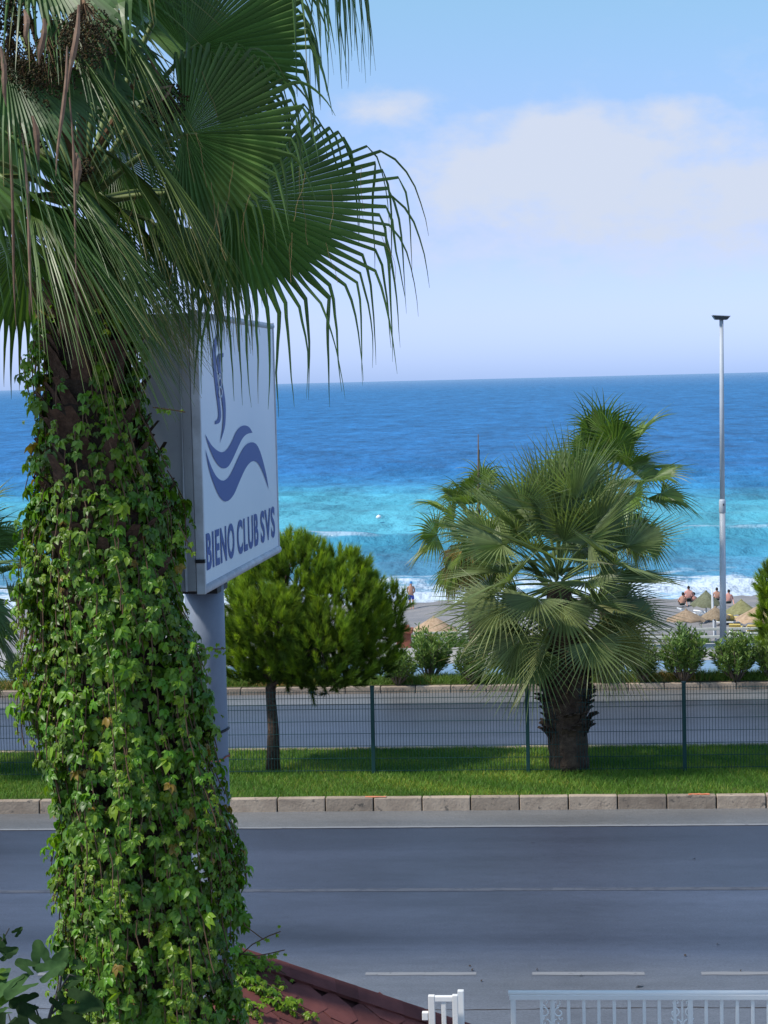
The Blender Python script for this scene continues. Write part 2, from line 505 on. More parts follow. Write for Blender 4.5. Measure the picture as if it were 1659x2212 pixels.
# kerb stones
def kerb_mesh(L, D, H, name):
    b = MB(); b.box((0, 0, 0), (L, D, H))
    o = b.build(name, M['kerb'], bevel=.012); return o
def kerb(name, y, w, L, D, H, x0, x1):
    root = bpy.data.objects.new(name, None); COL.objects.link(root); root['kind'] = 'structure'; root.location = (0, y, 0)
    first = None; x = x0
    while x < x1:
        if first is None:
            first = kerb_mesh(L-.018, D, H, 'kerb_stone'); o = first
        else:
            o = first.copy(); COL.objects.link(o)
        o.parent = root
        o.location = (x+L/2, D/2+random.uniform(-.006, .006), H/2-.03+random.uniform(-.004, .006))
        o.rotation_euler = (random.uniform(-.012, .012), random.uniform(-.004, .004), random.uniform(-.006, .006))
        x += L
    return root
k0 = on_z(498, 1752, 0)[0]
kerb('median_kerb', YK, 0, .735, .15, .235, k0-12*.735, k0+13*.735)
kerb('median_back_kerb', 33.0, 0, .735, .15, .225, k0-14*.735, k0+16*.735)
kerb('verge_kerb', 40.12, 0, .735, .15, .165, k0-16*.735, k0+18*.735)
for px in (812, 1512):
    p = on_z(px, 1722, .2)
    b = MB(); n = 9; vv = []; ff = []
    for i in range(n+1):
        x = p[0]-.16+.32*i/n
        vv += [(x, YK+.012+random.uniform(0, .02), .2135), (x, YK+.125-random.uniform(0, .03), .2135)]
        if i: ff.append((2*i-2, 2*i, 2*i+1, 2*i-1))
    b.add(vv, ff); tag(b.build('paint_mark', M['orange']), 'orange survey paint smear on the kerb '+('between pine and fence post' if px == 812 else 'right of the big palm'), 'paint mark')

# grass of the median and the verge
def grass(name, n, x0, x1, yfun, z, h0, h1, w, tfun, lean=.5):
    x = rng.uniform(x0, x1, n); y = yfun(n)
    ang = rng.uniform(0, 2*math.pi, n); hh = rng.uniform(h0, h1, n)
    dx, dy = np.cos(ang), np.sin(ang)
    ln = rng.normal(0, lean, (n, 2))*hh[:, None]
    P = np.zeros((n, 3, 3))
    P[:, 0] = np.stack([x-dx*w, y-dy*w, np.full(n, z)], 1)
    P[:, 1] = np.stack([x+dx*w, y+dy*w, np.full(n, z)], 1)
    P[:, 2] = np.stack([x+ln[:, 0], y+ln[:, 1], z+hh], 1)
    T = np.arange(3*n).reshape(n, 3)
    C = np.repeat(tfun(x, y, n)[:, None, :], 3, 1).reshape(-1, 3)
    return big_mesh(name, P.reshape(-1, 3), T, C, M['grass'], kind='stuff')
def t_med(x, y, n):
    q = rng.uniform(.7, 1.25, n)
    patch = np.clip(.5+.5*np.sin(x*1.3+2*np.sin(y*1.7))*np.sin(y*2.1+x*.6)+.3*np.sin(x*3.1+y*4.0), 0, 1.2)
    q = q*(.78+.35*patch); c = np.stack([q*(.85+.6*patch*rng.uniform(0, 1, n)), q, q*.9], 1)
    dry = rng.uniform(0, 1, n) < .04+.10*patch
    c[dry] = c[dry]*np.array([2.2, 1.3, 1.6]); return c
g = grass('median_grass', 210000, -13, 10, lambda n: rng.uniform(YK+.13, 33.05, n), .165, .035, .095, .006, t_med)
tag(g, 'mown green lawn of the median behind the near kerb', 'grass')
def t_ver(x, y, n):
    q = rng.uniform(.65, 1.2, n); c = np.stack([q, q*.85, q], 1)
    brown = (np.sin(x*.9)+np.sin(x*2.3+1)+rng.normal(0, .8, n)) > 1.0
    c[brown] = c[brown]*np.array([2.6, 1.0, 1.9]); return c
g = grass('verge_grass', 60000, -18, 14, lambda n: rng.uniform(40.28, 41.05, n), .15, .05, .20, .008, t_ver)
tag(g, 'rough dry green grass along the verge under the oleanders', 'grass')

# ------------------------------------------------------------------ the sea
SEA = -8.5
ny, nxs = 620, 420
t = np.linspace(0, 1, ny)
Y = 122 + 300*t**1.15*.9 + (np.exp(t*9.0)-1)/(math.exp(9.0)-1)*90000*(t > 0)
u = np.linspace(-1, 1, nxs)
half = 40 + Y*.62
X = half[:, None]*u[None, :]
YY = np.repeat(Y[:, None], nxs, 1)
amp = np.clip(1-(YY-122)/500, 0.0, 1)
rr = np.random.default_rng(3)
Zs = np.zeros_like(X)
for k in range(34):
    wl_ = rr.uniform(1.6, 14); th = rr.normal(math.pi/2, .55); ph = rr.uniform(0, 6.28)
    kx, ky = math.cos(th)*2*math.pi/wl_, math.sin(th)*2*math.pi/wl_
    ok = np.clip((wl_*1.2/np.maximum(np.gradient(Y), .05))[:, None]-2, 0, 1)
    Zs += ok*.0085*wl_**.85*np.sin(kx*X+ky*YY+ph)
Zs = Zs*amp*.75
# swells rolling onto the beach, each with a steep face
def swell(y0, h, w, x0, wx, seed):
    yc = y0 + 1.6*np.sin(X*.055+seed) + .6*np.sin(X*.17+2*seed)
    q = (YY-yc)/w
    prof = np.where(q < 0, np.exp(-(q/.55)**2), np.exp(-(q/1.5)**2))
    return h*prof*np.exp(-((X-x0)/wx)**2*.8)*(1+.25*np.sin(X*.31+seed*3))
Zs += swell(181, .95, 3.4, 0, 60, .3)*.9 + swell(172, .35, 2.0, 10, 30, 1.1) + swell(150, .55, 2.2, 18, 28, 2.0) + swell(141, .5, 1.4, -4, 40, 4.0) + swell(135, .35, 1.1, 8, 50, 5.2) + swell(205, .4, 4, -20, 40, 3.0)
# the wash thins out on the shingle
Vs = np.stack([X, YY, SEA+Zs], 2).reshape(-1, 3)
idx = np.arange(ny*nxs).reshape(ny, nxs)
q = np.stack([idx[:-1, :-1], idx[:-1, 1:], idx[1:, 1:], idx[1:, :-1]], 2).reshape(-1, 4)
tri = np.concatenate([q[:, [0, 1, 2]], q[:, [0, 2, 3]]])
Ms = bpy.data.materials.new('sea_water'); Ms.use_nodes = True
N, L = Ms.node_tree.nodes, Ms.node_tree.links
bs = N['Principled BSDF']; bs.inputs['IOR'].default_value = 1.333; bs.inputs['Specular IOR Level'].default_value = .16; bs.inputs['Roughness'].default_value = .18
geo = N.new('ShaderNodeNewGeometry'); sp = N.new('ShaderNodeSeparateXYZ'); L.new(geo.outputs['Position'], sp.inputs[0])
def smath(op, a, b2=None, clamp=False):
    n = N.new('ShaderNodeMath'); n.operation = op; n.use_clamp = clamp
    for i, v in enumerate((a, b2)):
        if v is None: continue
        if isinstance(v, (int, float)): n.inputs[i].default_value = v
        else: L.new(v, n.inputs[i])
    return n.outputs[0]
def stex(scale, sx=1.0, detail=4, rg=.55, off=0.0):
    mp = N.new('ShaderNodeMapping'); mp.inputs['Scale'].default_value = (sx, 1, 1); mp.inputs['Location'].default_value = (off, off*.7, 0)
    L.new(geo.outputs['Position'], mp.inputs['Vector'])
    n = N.new('ShaderNodeTexNoise'); n.inputs['Scale'].default_value = scale; n.inputs['Detail'].default_value = detail; n.inputs['Roughness'].default_value = rg
    L.new(mp.outputs[0], n.inputs['Vector']); return n.outputs['Fac']
ywarp = smath('ADD', sp.outputs[1], smath('MULTIPLY', smath('SUBTRACT', stex(.02, .6, 3), .5), 70.0))
ywarp = smath('SUBTRACT', ywarp, smath('MULTIPLY', sp.outputs[0], -.25))
lg = smath('LOGARITHM', smath('MAXIMUM', ywarp, 100.0), 10.0)
mr = N.new('ShaderNodeMapRange'); mr.inputs['From Min'].default_value = 2.0; mr.inputs['From Max'].default_value = 4.5; L.new(lg, mr.inputs['Value'])
cr = N.new('ShaderNodeValToRGB'); L.new(mr.outputs[0], cr.inputs[0])
def pos(d): return (math.log10(d)-2)/2.5
el_ = cr.color_ramp.elements
stops = [(120, (.100, .270, .380)), (150, (.075, .250, .390)), (176, (.040, .215, .320)), (200, (.080, .330, .415)), (238, (.065, .315, .420)), (268, (.028, .185, .385)), (330, (.020, .135, .335)), (800, (.020, .135, .325)), (2500, (.032, .150, .330)), (20000, (.13, .24, .40))]
el_[0].position = pos(stops[0][0]); el_[0].color = (*stops[0][1], 1); el_[1].position = pos(stops[-1][0]); el_[1].color = (*stops[-1][1], 1)
for d, c in stops[1:-1]:
    e = el_.new(pos(d)); e.color = (*c, 1)
# patches of darker and lighter water
pm = N.new('ShaderNodeMix'); pm.data_type = 'RGBA'; pm.blend_type = 'MULTIPLY'; pm.inputs['Factor'].default_value = 1
L.new(cr.outputs[0], pm.inputs['A'])
pr = N.new('ShaderNodeMapRange'); pr.inputs['From Min'].default_value = .3; pr.inputs['From Max'].default_value = .7; pr.inputs['To Min'].default_value = .42; pr.inputs['To Max'].default_value = 1.6
L.new(smath('ADD', smath('MULTIPLY', stex(.020, 3.2, 5, .70, 3.0), .5), smath('MULTIPLY', stex(.085, 3.0, 5, .68, 5.0), .5)), pr.inputs['Value'])
cc = N.new('ShaderNodeCombineColor')
for i in range(3): L.new(pr.outputs[0], cc.inputs[i])
L.new(cc.outputs[0], pm.inputs['B'])
# foam: the wash by the beach, ragged streaks farther out
dist = smath('ADD', sp.outputs[1], smath('MULTIPLY', smath('SUBTRACT', stex(.10, .5, 4, .6, 7.0), .5), 26.0))
f1 = smath('SUBTRACT', 1.0, smath('DIVIDE', smath('SUBTRACT', dist, 136.0), 16.0), True)
f2 = smath('SUBTRACT', stex(.55, .45, 7, .68, 1.0), .47)
foam = smath('MULTIPLY', smath('ADD', smath('MULTIPLY', f2, 7.0), smath('SUBTRACT', smath('MULTIPLY', f1, 1.7), .75)), smath('MULTIPLY', f1, 2.0, True), True)
crest = smath('MULTIPLY', smath('MULTIPLY', smath('SUBTRACT', smath('SUBTRACT', sp.outputs[2], SEA), .62), 4.0, True), smath('MULTIPLY', smath('SUBTRACT', stex(.5, .3, 5, .6, 11.0), .50), 8.0, True), True)
foam = smath('MAXIMUM', foam, smath('MULTIPLY', crest, .55))
fm = N.new('ShaderNodeMix'); fm.data_type = 'RGBA'; L.new(foam, fm.inputs['Factor']); L.new(pm.outputs['Result'], fm.inputs['A']); fm.inputs['B'].default_value = (.50, .58, .67, 1)
L.new(fm.outputs['Result'], bs.inputs['Base Color'])
L.new(smath('ADD', smath('MULTIPLY', foam, .6), .2), bs.inputs['Roughness'])
hgt = smath('ADD', smath('MULTIPLY', stex(.06, 1.6, 3, .5), 4.0), smath('ADD', smath('MULTIPLY', stex(.22, 1.6, 4, .6, 2.0), 1.3), smath('MULTIPLY', stex(1.3, 1.2, 3, .6, 4.0), .25)))
bn = N.new('ShaderNodeBump'); bn.inputs['Strength'].default_value = .75; bn.inputs['Distance'].default_value = 1.2
L.new(hgt, bn.inputs['Height']); L.new(bn.outputs[0], bs.inputs['Normal'])
df = N.new('ShaderNodeBsdfDiffuse'); gl = N.new('ShaderNodeBsdfGlossy'); gl.inputs['Roughness'].default_value = .22
L.new(fm.outputs['Result'], df.inputs['Color']); L.new(bn.outputs[0], df.inputs['Normal']); L.new(bn.outputs[0], gl.inputs['Normal'])
gl.inputs['Color'].default_value = (.9, .95, 1, 1)
mxs = N.new('ShaderNodeMixShader'); L.new(smath('MULTIPLY', smath('SUBTRACT', 1.0, foam), .13), mxs.inputs[0])
L.new(df.outputs[0], mxs.inputs[1]); L.new(gl.outputs[0], mxs.inputs[2]); L.new(mxs.outputs[0], N['Material Output'].inputs['Surface'])
sea = big_mesh('sea', Vs, tri, np.ones((len(Vs), 3)), Ms, smooth=True, kind='structure')

# ------------------------------------------------------------------ palms
G = np.array([0, 0, -1.0])
def fan(hub, axis, normal, R, spread=rad(210), nseg=46, split=.58, droop=.6, seed=0, fold=.25, tipdry=.15, base_tint=(1, 1, 1), arch=.10, width=1.0, steps=(7, 8), sag=0.05, side_len=.80, kink=0.0):
    """fan blade: pleated palm united to `split`, free tips hanging down"""
    r_ = np.random.default_rng(seed)
    axis = nrm(axis); normal = nrm(normal - axis*np.dot(normal, axis)); side = np.cross(normal, axis)
    b = MB(); dth = spread/nseg
    bt = np.array(base_tint)
    for i in range(nseg):
        th = -spread/2 + (i+.5)*dth
        d = nrm(axis*math.cos(th) + side*math.sin(th) + normal*fold*abs(math.sin(th*.75)))
        sv = nrm(np.cross(normal, d))
        Ls = R*(side_len+(1-side_len)*math.cos(th*.8))*r_.uniform(.93, 1.05)
        sp_ = split*r_.uniform(.93, 1.07)
        dr = droop*r_.uniform(.6, 1.35)
        tw = r_.normal(0, .35)
        n1, n2 = steps
        ss = np.concatenate([np.linspace(.015, sp_, n1), np.linspace(sp_, 1, n2+1)[1:]])
        p = hub.copy(); prev = 0; P = []; tv = []
        q = r_.uniform(.74, 1.26)
        dry = r_.uniform() < tipdry
        for s in ss:
            ds = (s-prev)*Ls; prev = s
            if s <= sp_:
                d = nrm(d + G*sag*ds/R*2 - normal*arch*ds/R)
            else:
                k = (s-max(sp_, kink))/(1-max(sp_, kink))
                if k > 0: d = nrm(d + (G + .12*r_.normal(size=3))*dr*ds/R*(42.0*math.exp(-7.0*k)+5.0))
            p = p + d*ds
            if s <= sp_: w = s*Ls*math.tan(dth/2)*1.03
            else:
                kk = (s-sp_)/(1-sp_); w = sp_*Ls*math.tan(dth/2)*width*(.46*(1-kk**1.4)+.50*math.exp(-7*kk)) + .0010
            n_ = nrm(np.cross(d, sv)); sv = nrm(np.cross(n_, d))
            a = tw*max(0, (s-sp_)/(1-sp_))*2
            s2 = sv*math.cos(a) + n_*math.sin(a)
            nn = np.cross(d, s2)
            P += [p - s2*w - nn*w*.6, p + nn*w*.6, p + s2*w - nn*w*.6]
            k = max(0, (s-.72)/.28)
            tc_ = bt*q
            if dry: tc_ = tc_*(1-k) + np.array([2.6, 1.25, 1.6])*k
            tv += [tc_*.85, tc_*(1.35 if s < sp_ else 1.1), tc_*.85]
        nst = len(ss); fs = []
        for j in range(nst-1):
            a0 = 3*j
            fs += [(a0, a0+1, a0+4, a0+3), (a0+1, a0+2, a0+5, a0+4)]
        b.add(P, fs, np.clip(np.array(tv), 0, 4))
    return b

def stalk(p0, p1, r0, r1, bend=.12, n=9):
    pts = []
    for i in range(n):
        t = i/(n-1)
        pts.append(p0*(1-t)+p1*t + Z*bend*math.sin(t*math.pi)*np.linalg.norm(p1-p0))
    return pts, [r0*(1-t/(n-1))+r1*t/(n-1) for t in range(n)]

def frond(root, crown, hub, axis, normal, R, r0=.028, r1=.014, bend=.1, petint=(1, 1, 1), **kw):
    b = MB(); pts, rd = stalk(crown, hub, r0, r1, bend)
    b.tube(pts, rd, 6, tint=petint)
    # hastula: the tongue where stalk and blade meet
    b.tube([hub-nrm(axis)*.02, hub+nrm(axis)*.10], [r1*1.2, r1*.3], 6, tint=petint)
    st = b.build('frond', M['petiole'], root, smooth=True)
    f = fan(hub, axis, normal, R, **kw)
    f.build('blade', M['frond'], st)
    return st

# --- the near palm behind which the sign stands
PD = 13.0
sil = [(560, 118, 262), (640, 108, 268), (720, 92, 285), (900, 88, 300), (1000, 84, 330), (1100, 86, 372), (1300, 84, 392), (1500, 100, 424), (1700, 122, 460), (1900, 126, 500), (2000, 130, 508), (2212, 146, 516)]
axis_pts = []; axis_r = []
for y, xl, xr in sil:
    axis_pts.append(at((xl+xr)/2, y, PD)); axis_r.append((xr-xl)/2/F*PD)
axis_pts = np.array(axis_pts); axis_r = np.array(axis_r)
# continue down to the ground
dn = nrm(axis_pts[-1]-axis_pts[-4]); k = (axis_pts[-1][2]-0.0)/-dn[2]
axis_pts = np.vstack([axis_pts, axis_pts[-1]+dn*k*.5, axis_pts[-1]+dn*k]); axis_r = np.append(axis_r, [.62, .66])
arc = np.concatenate([[0], np.cumsum(np.linalg.norm(np.diff(axis_pts, axis=0), axis=1))])
def trunk_at(s):
    return np.array([np.interp(s, arc, axis_pts[:, i]) for i in range(3)]), float(np.interp(s, arc, axis_r))
palm = thing('palm_tree', axis_pts[-1], 'tall fan palm in the foreground, its trunk wrapped in creeper, beside the pole sign', 'palm tree')
b = MB(); n = 60; pts = []; rd = []
for i in range(n):
    s = arc[-1]*(1-i/(n-1)); c, r = trunk_at(s); pts.append(c); rd.append(min(r, .42)*.80*(1+.05*math.sin(i*2.1)+random.uniform(-.04, .04)))
pts.append(pts[-1]+(pts[-1]-pts[-2])*2); rd.append(rd[-1]*.7)
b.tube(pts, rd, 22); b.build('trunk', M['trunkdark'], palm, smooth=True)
# old leaf bases
b0 = MB()
b0.add([(-.09, 0, 0), (.09, 0, 0), (.055, -.045, .20), (-.055, -.045, .20), (-.03, -.12, .34), (.03, -.12, .34), (0, .03, .02), (0, -.01, .20), (0, -.10, .34)],
       [(0, 1, 2, 3), (3, 2, 5, 4), (0, 3, 7, 6), (1, 6, 7, 2), (3, 4, 8, 7), (2, 7, 8, 5)])
lb0 = b0.build('leaf_base', M['fibre'], palm); lb = None
for v_ in lb0.data.vertices: v_.co = v_.co + Vector(origin(palm))
cnt = 0
for i in range(170):
    s = random.uniform(.0, 2.6); c, r = trunk_at(s); r = min(r, .42)*.80
    ph = random.uniform(0, 2*math.pi)
    o = lb0 if cnt == 0 else lb0.copy()
    if cnt: COL.objects.link(o); o.parent = palm
    cnt += 1
    out = np.array([math.cos(ph), math.sin(ph), 0])
    p = c + out*r*.96 - origin(palm)
    o.location = Vector(p)
    o.rotation_euler = (random.uniform(.05, .25), random.uniform(-.3, .3), ph+math.pi/2+random.uniform(-.3, .3))
    sc = random.uniform(.55, 1.0); o.scale = (sc, sc, sc*random.uniform(.7, 1.1))
CT = at(178, 470, PD)                                # growing point
CTT = at(172, 380, PD)
def fp(px, py, dep): return at(px, py, dep)
near = [
    # hub px, depth, axis (right, up, towards), normal, R, keywords
    ((398, 290), 12.6, (.96, -.02, .30), (-.25, .30, 1.0), 1.14, dict(spread=rad(205), nseg=50, split=.56, kink=.68, droop=1.0, side_len=.70, seed=1, fold=.10, base_tint=(1.0, 1.05, .95))),
    ((404, 112), 12.9, (.86, .62, .10), (-.30, .22, 1.0), 1.35, dict(spread=rad(195), nseg=50, split=.55, kink=.66, droop=1.1, seed=2, fold=.15, base_tint=(.85, .95, .95))),
    ((505, 435), 12.9, (.93, -.28, .18), (.05, .55, .9), 1.78, dict(spread=rad(180), nseg=44, split=.44, kink=.62, droop=1.4, side_len=.64, seed=3, fold=.08, base_tint=(.9, 1.0, .85))),
    ((30, 300), 12.3, (.80, -.58, .35), (.45, .85, .05), 1.65, dict(spread=rad(110), nseg=60, split=.20, width=2.2, droop=.10, seed=4, fold=.14, side_len=.55, base_tint=(.9, 1.0, .8))),
    ((215, 320), 12.5, (.76, -.60, .12), (.55, .80, -.02), 1.45, dict(spread=rad(115), nseg=60, split=.20, width=2.2, droop=.16, seed=5, fold=.14, side_len=.55, base_tint=(1.35, 1.15, .75), tipdry=.4)),
    ((60, 430), 12.2, (.72, -.66, .15), (.55, .75, .35), 1.65, dict(spread=rad(110), nseg=60, split=.20, width=2.2, droop=.10, seed=6, fold=.14, side_len=.55, base_tint=(.95, 1.0, .75), tipdry=.3)),
    ((330, 480), 12.9, (.62, -.75, .10), (.75, .45, .25), 1.10, dict(spread=rad(140), nseg=42, split=.48, droop=.8, seed=7, fold=.3, base_tint=(.80, .85, .65), tipdry=.4)),
    ((120, 40), 12.4, (.65, -.65, .30), (.50, .70, .30), 1.15, dict(spread=rad(120), nseg=42, split=.52, droop=.2, seed=8, fold=.35, base_tint=(.75, .9, .8))),
    ((440, -160), 13.2, (.9, .05, .05), (.0, .9, .45), 1.95, dict(spread=rad(100), nseg=40, split=.48, droop=1.2, seed=9, fold=.15, base_tint=(.8, .95, .9))),
    ((10, 120), 12.0, (.55, -.70, .40), (.45, .55, .6), 1.15, dict(spread=rad(120), nseg=42, split=.55, droop=.15, seed=10, fold=.2, base_tint=(.7, .9, .8))),
    ((-90, 330), 12.4, (-.35, -.80, .3), (-.2, .5, .8), 1.35, dict(spread=rad(150), nseg=40, split=.55, droop=.5, seed=12, fold=.2, base_tint=(.75, .9, .8))),
    ((90, 330), 12.1, (.74, -.66, .15), (.62, .74, -.05), 1.55, dict(spread=rad(90), nseg=60, split=.20, width=2.2, droop=.10, seed=31, fold=.12, side_len=.6, base_tint=(.95, .95, .7), tipdry=.4)),
    ((150, 400), 12.3, (.70, -.70, .05), (.66, .70, -.1), 1.35, dict(spread=rad(95), nseg=60, split=.20, width=2.2, droop=.14, seed=32, fold=.12, side_len=.6, base_tint=(.95, 1.0, .75), tipdry=.35)),
    ((-60, 250), 12.2, (.84, -.52, .1), (.5, .85, -.05), 1.9, dict(spread=rad(80), nseg=60, split=.20, width=2.2, droop=.08, seed=33, fold=.1, side_len=.6, base_tint=(.9, 1.0, .8), tipdry=.2)),
    ((95, 70), 12.3, (.80, -.58, .10), (.58, .80, -.02), 1.45, dict(spread=rad(100), nseg=56, split=.24, width=1.8, droop=.12, seed=37, fold=.14, side_len=.6, base_tint=(1.1, 1.1, .8), tipdry=.3)),
    ((190, 10), 12.6, (.74, -.66, .05), (.66, .74, .0), 1.35, dict(spread=rad(100), nseg=56, split=.24, width=1.8, droop=.14, seed=38, fold=.14, side_len=.6, base_tint=(1.2, 1.15, .8), tipdry=.3)),
    ((180, 150), 14.0, (.70, -.35, -.3), (.25, .6, .7), 1.15, dict(spread=rad(190), nseg=44, split=.55, droop=.6, seed=39, base_tint=(.8, .95, .8))),
    ((60, 210), 14.0, (-.3, -.5, -.4), (0, .6, .7), 1.2, dict(spread=rad(200), nseg=44, split=.55, droop=.6, seed=40, base_tint=(.8, .95, .8))),
    ((240, 330), 14.0, (.65, -.65, -.2), (.3, .5, .7), 1.1, dict(spread=rad(170), nseg=44, split=.5, droop=.6, seed=41, base_tint=(.8, .9, .7))),
    ((300, 60), 14.1, (.5, .3, -.3), (-.1, .4, .8), 1.1, dict(spread=rad(190), nseg=44, split=.55, droop=.8, seed=42, base_tint=(.9, 1, .85))),
    ((245, 285), 12.4, (.78, -.60, .10), (.60, .78, -.05), 1.45, dict(spread=rad(95), nseg=50, split=.28, width=1.5, droop=.16, seed=34, fold=.14, side_len=.6, base_tint=(1.5, 1.2, .7), tipdry=.4)),
    ((0, 380), 12.1, (.80, -.58, .10), (.58, .80, -.05), 1.7, dict(spread=rad(90), nseg=56, split=.25, width=2.0, droop=.10, seed=35, fold=.14, side_len=.6, base_tint=(.7, .85, .7), tipdry=.3)),
    ((220, 420), 12.7, (.72, -.68, .05), (.66, .72, .0), 1.35, dict(spread=rad(100), nseg=56, split=.25, width=1.8, droop=.2, seed=36, fold=.14, side_len=.6, base_tint=(.95, .9, .6), tipdry=.5)),
    ((120, 250), 13.9, (.35, .25, -.9), (0, .95, .3), 1.4, dict(spread=rad(200), nseg=46, split=.6, droop=.8, seed=13, base_tint=(.7, .85, .8))),
    ((250, -60), 12.9, (.35, .35, .5), (-.1, .55, .8), 1.4, dict(spread=rad(200), nseg=46, split=.6, droop=.8, seed=15, base_tint=(.9, 1, .85))),
    ((60, -120), 12.5, (.55, -.62, .5), (.4, .65, .6), 1.4, dict(spread=rad(130), nseg=44, split=.55, droop=.15, seed=16, base_tint=(.8, .95, .85))),
    ((-150, 40), 13.1, (-.9, .1, .1), (0, .9, .4), 1.35, dict(spread=rad(200), nseg=40, split=.6, droop=.8, seed=17)),
    ((-60, -160), 13.6, (-.6, .7, -.2), (.2, .4, .8), 1.35, dict(spread=rad(200), nseg=40, split=.6, droop=.8, seed=18)),
    ((160, -200), 13.4, (.1, .95, -.1), (.1, .1, .9), 1.35, dict(spread=rad(200), nseg=40, split=.6, droop=.6, seed=19)),
    ((60, 520), 13.7, (-.3, -.75, -.5), (.1, .6, -.7), 1.2, dict(spread=rad(160), nseg=36, split=.55, droop=.7, seed=20, base_tint=(.8, .85, .7), tipdry=.4)),
    ((400, 420), 13.7, (.55, -.65, -.3), (.5, .6, .4), 1.25, dict(spread=rad(150), nseg=42, split=.5, droop=.9, seed=21, base_tint=(.7, .78, .62), tipdry=.4)),
    ((-40, 420), 12.7, (.78, -.62, .1), (.6, .7, .2), 1.4, dict(spread=rad(100), nseg=60, split=.20, width=2.2, droop=.1, seed=22, base_tint=(.85, .9, .7), tipdry=.5)),
]
for (hx, hy), dep, ax, no, R, kw in near:
    hub = fp(hx, hy, dep)
    crown = CT*.6+CTT*.4 + nrm(hub-CTT)*.10
    frond(palm, crown, hub, cv(*ax), cv(*no), R, bend=.06, petint=(.95, 1.0, .9), steps=(8, 9), **kw)
# hanging threads between the leaf tips
b = MB()
for k in range(60):
    x, y = random.uniform(20, 840), random.uniform(100, 560)
    if x > 450 and y < 330: continue
    p = at(x, y, random.uniform(12.0, 12.6)); pts = [p]; d = np.array([random.uniform(-.3, .3), random.uniform(-.3, .3), -1])
    for i in range(7):
        d = nrm(d + np.array([random.uniform(-.25, .25), random.uniform(-.25, .25), -.1])); p = p + d*random.uniform(.03, .06); pts.append(p)
    b.tube(pts, .0016, 3, cap=False, tint=(1.1, 1.2, .8))
b.build('leaf_threads', M['husk'], palm, kind='stuff')
# fruit clusters with their papery bracts
def ico():
    return np.array([(1, 0, 0), (-1, 0, 0), (0, 1, 0), (0, -1, 0), (0, 0, 1), (0, 0, -1)], float), np.array([(0, 2, 4), (2, 1, 4), (1, 3, 4), (3, 0, 4), (2, 0, 5), (1, 2, 5), (3, 1, 5), (0, 3, 5)])
iv, it_ = ico()
for (px, py, dep, ln, wd) in ((22, 165, 11.9, .42, .17), (100, 150, 11.8, .36, .20), (185, 85, 11.8, .36, .19), (80, 270, 11.9, .30, .13), (352, 225, 12.6, .26, .15), (175, 370, 11.8, .12, .07), (20, 40, 11.9, .3, .15)):
    top = at(px, py, dep); k = 900
    q = rng.normal(0, 1, (k, 3)); q /= np.linalg.norm(q, axis=1)[:, None]; q *= rng.uniform(.1, 1.15, (k, 1))**.5; q *= (1+.25*np.sin(q[:, :1]*9)*np.sin(q[:, 2:]*7))
    locs = top + q*np.array([wd, wd*.8, ln*.5])*1.0 + np.array([0, 0, 0])
    mats = np.eye(3)[None]*rng.uniform(.005, .010, (k, 1, 1))
    tt = rng.uniform(.6, 1.6, (k, 1))*np.array([[1.0, 1, 1]]) + (rng.uniform(0, 1, (k, 1)) < .25)*np.array([[1.2, .8, .2]])
    v, tr, c = stamp(iv, it_, np.ones((6, 3)), mats, locs, tt)
    o = big_mesh('fruit_cluster', v, tr, c, M['fruit'], palm, kind='stuff')
    st = MB()
    for j in range(40):
        a = top + Z*ln*.6; e = top + q[j]*np.array([wd, wd*.8, ln*.5]); mid = (a+e)/2+q[j+1]*.04
        st.tube([a, mid, e], [.004, .003, .002], 3, cap=False, tint=(.45, .42, .3))
    st.tube([top+Z*ln*.5, top+Z*(ln*.5+.25)+(CTT-top)*.15, top*.5+CTT*.5+Z*.2, CTT], [.012, .014, .018, .02], 5, tint=(.8, .75, .6))
    st.build('fruit_stalk', M['husk'], o)
for (x0, y0, x1, y1, dep, w) in ((170, 10, 150, 200, 11.6, .030), (52, 20, 62, 95, 11.6, .03), (95, 40, 88, 140, 11.5, .035), (48, 290, 75, 680, 11.6, .018), (70, 250, 90, 380, 11.6, .03), (150, 210, 172, 640, 11.5, .016), (145, 100, 125, 380, 11.5, .02), (155, 560, 175, 780, 12.3, .02), (15, 240, 40, 720, 11.8, .016), (370, 185, 340, 235, 12.4, .018), (310, 210, 370, 180, 12.45, .02), (60, 590, 70, 690, 12.5, .018), (0, 100, 18, 230, 11.6, .03), (165, 330, 172, 420, 11.5, .03)):
    b = MB(); p0, p1 = at(x0, y0, dep), at(x1, y1, dep); nst = 9; vv = []; ff = []
    s_ = nrm(np.cross(p1-p0, FH))
    for i in range(nst+1):
        t_ = i/nst; ww = w*.62*math.sin(math.pi*min(.99, t_*.85+.12))*(.75+.4*random.random())
        c = p0*(1-t_)+p1*t_ + s_*.012*math.sin(t_*5) - FH*.03*math.sin(t_*3.1)
        vv += [c-s_*ww, c-FH*ww*.5, c+s_*ww]
        if i:
            a0 = 3*(i-1); ff += [(a0, a0+1, a0+4, a0+3), (a0+1, a0+2, a0+5, a0+4)]
    b.add(vv, ff, tint=np.array([1, 1, 1])*random.uniform(.6, 1.2)); b.build('dry_bract', M['husk'], palm)

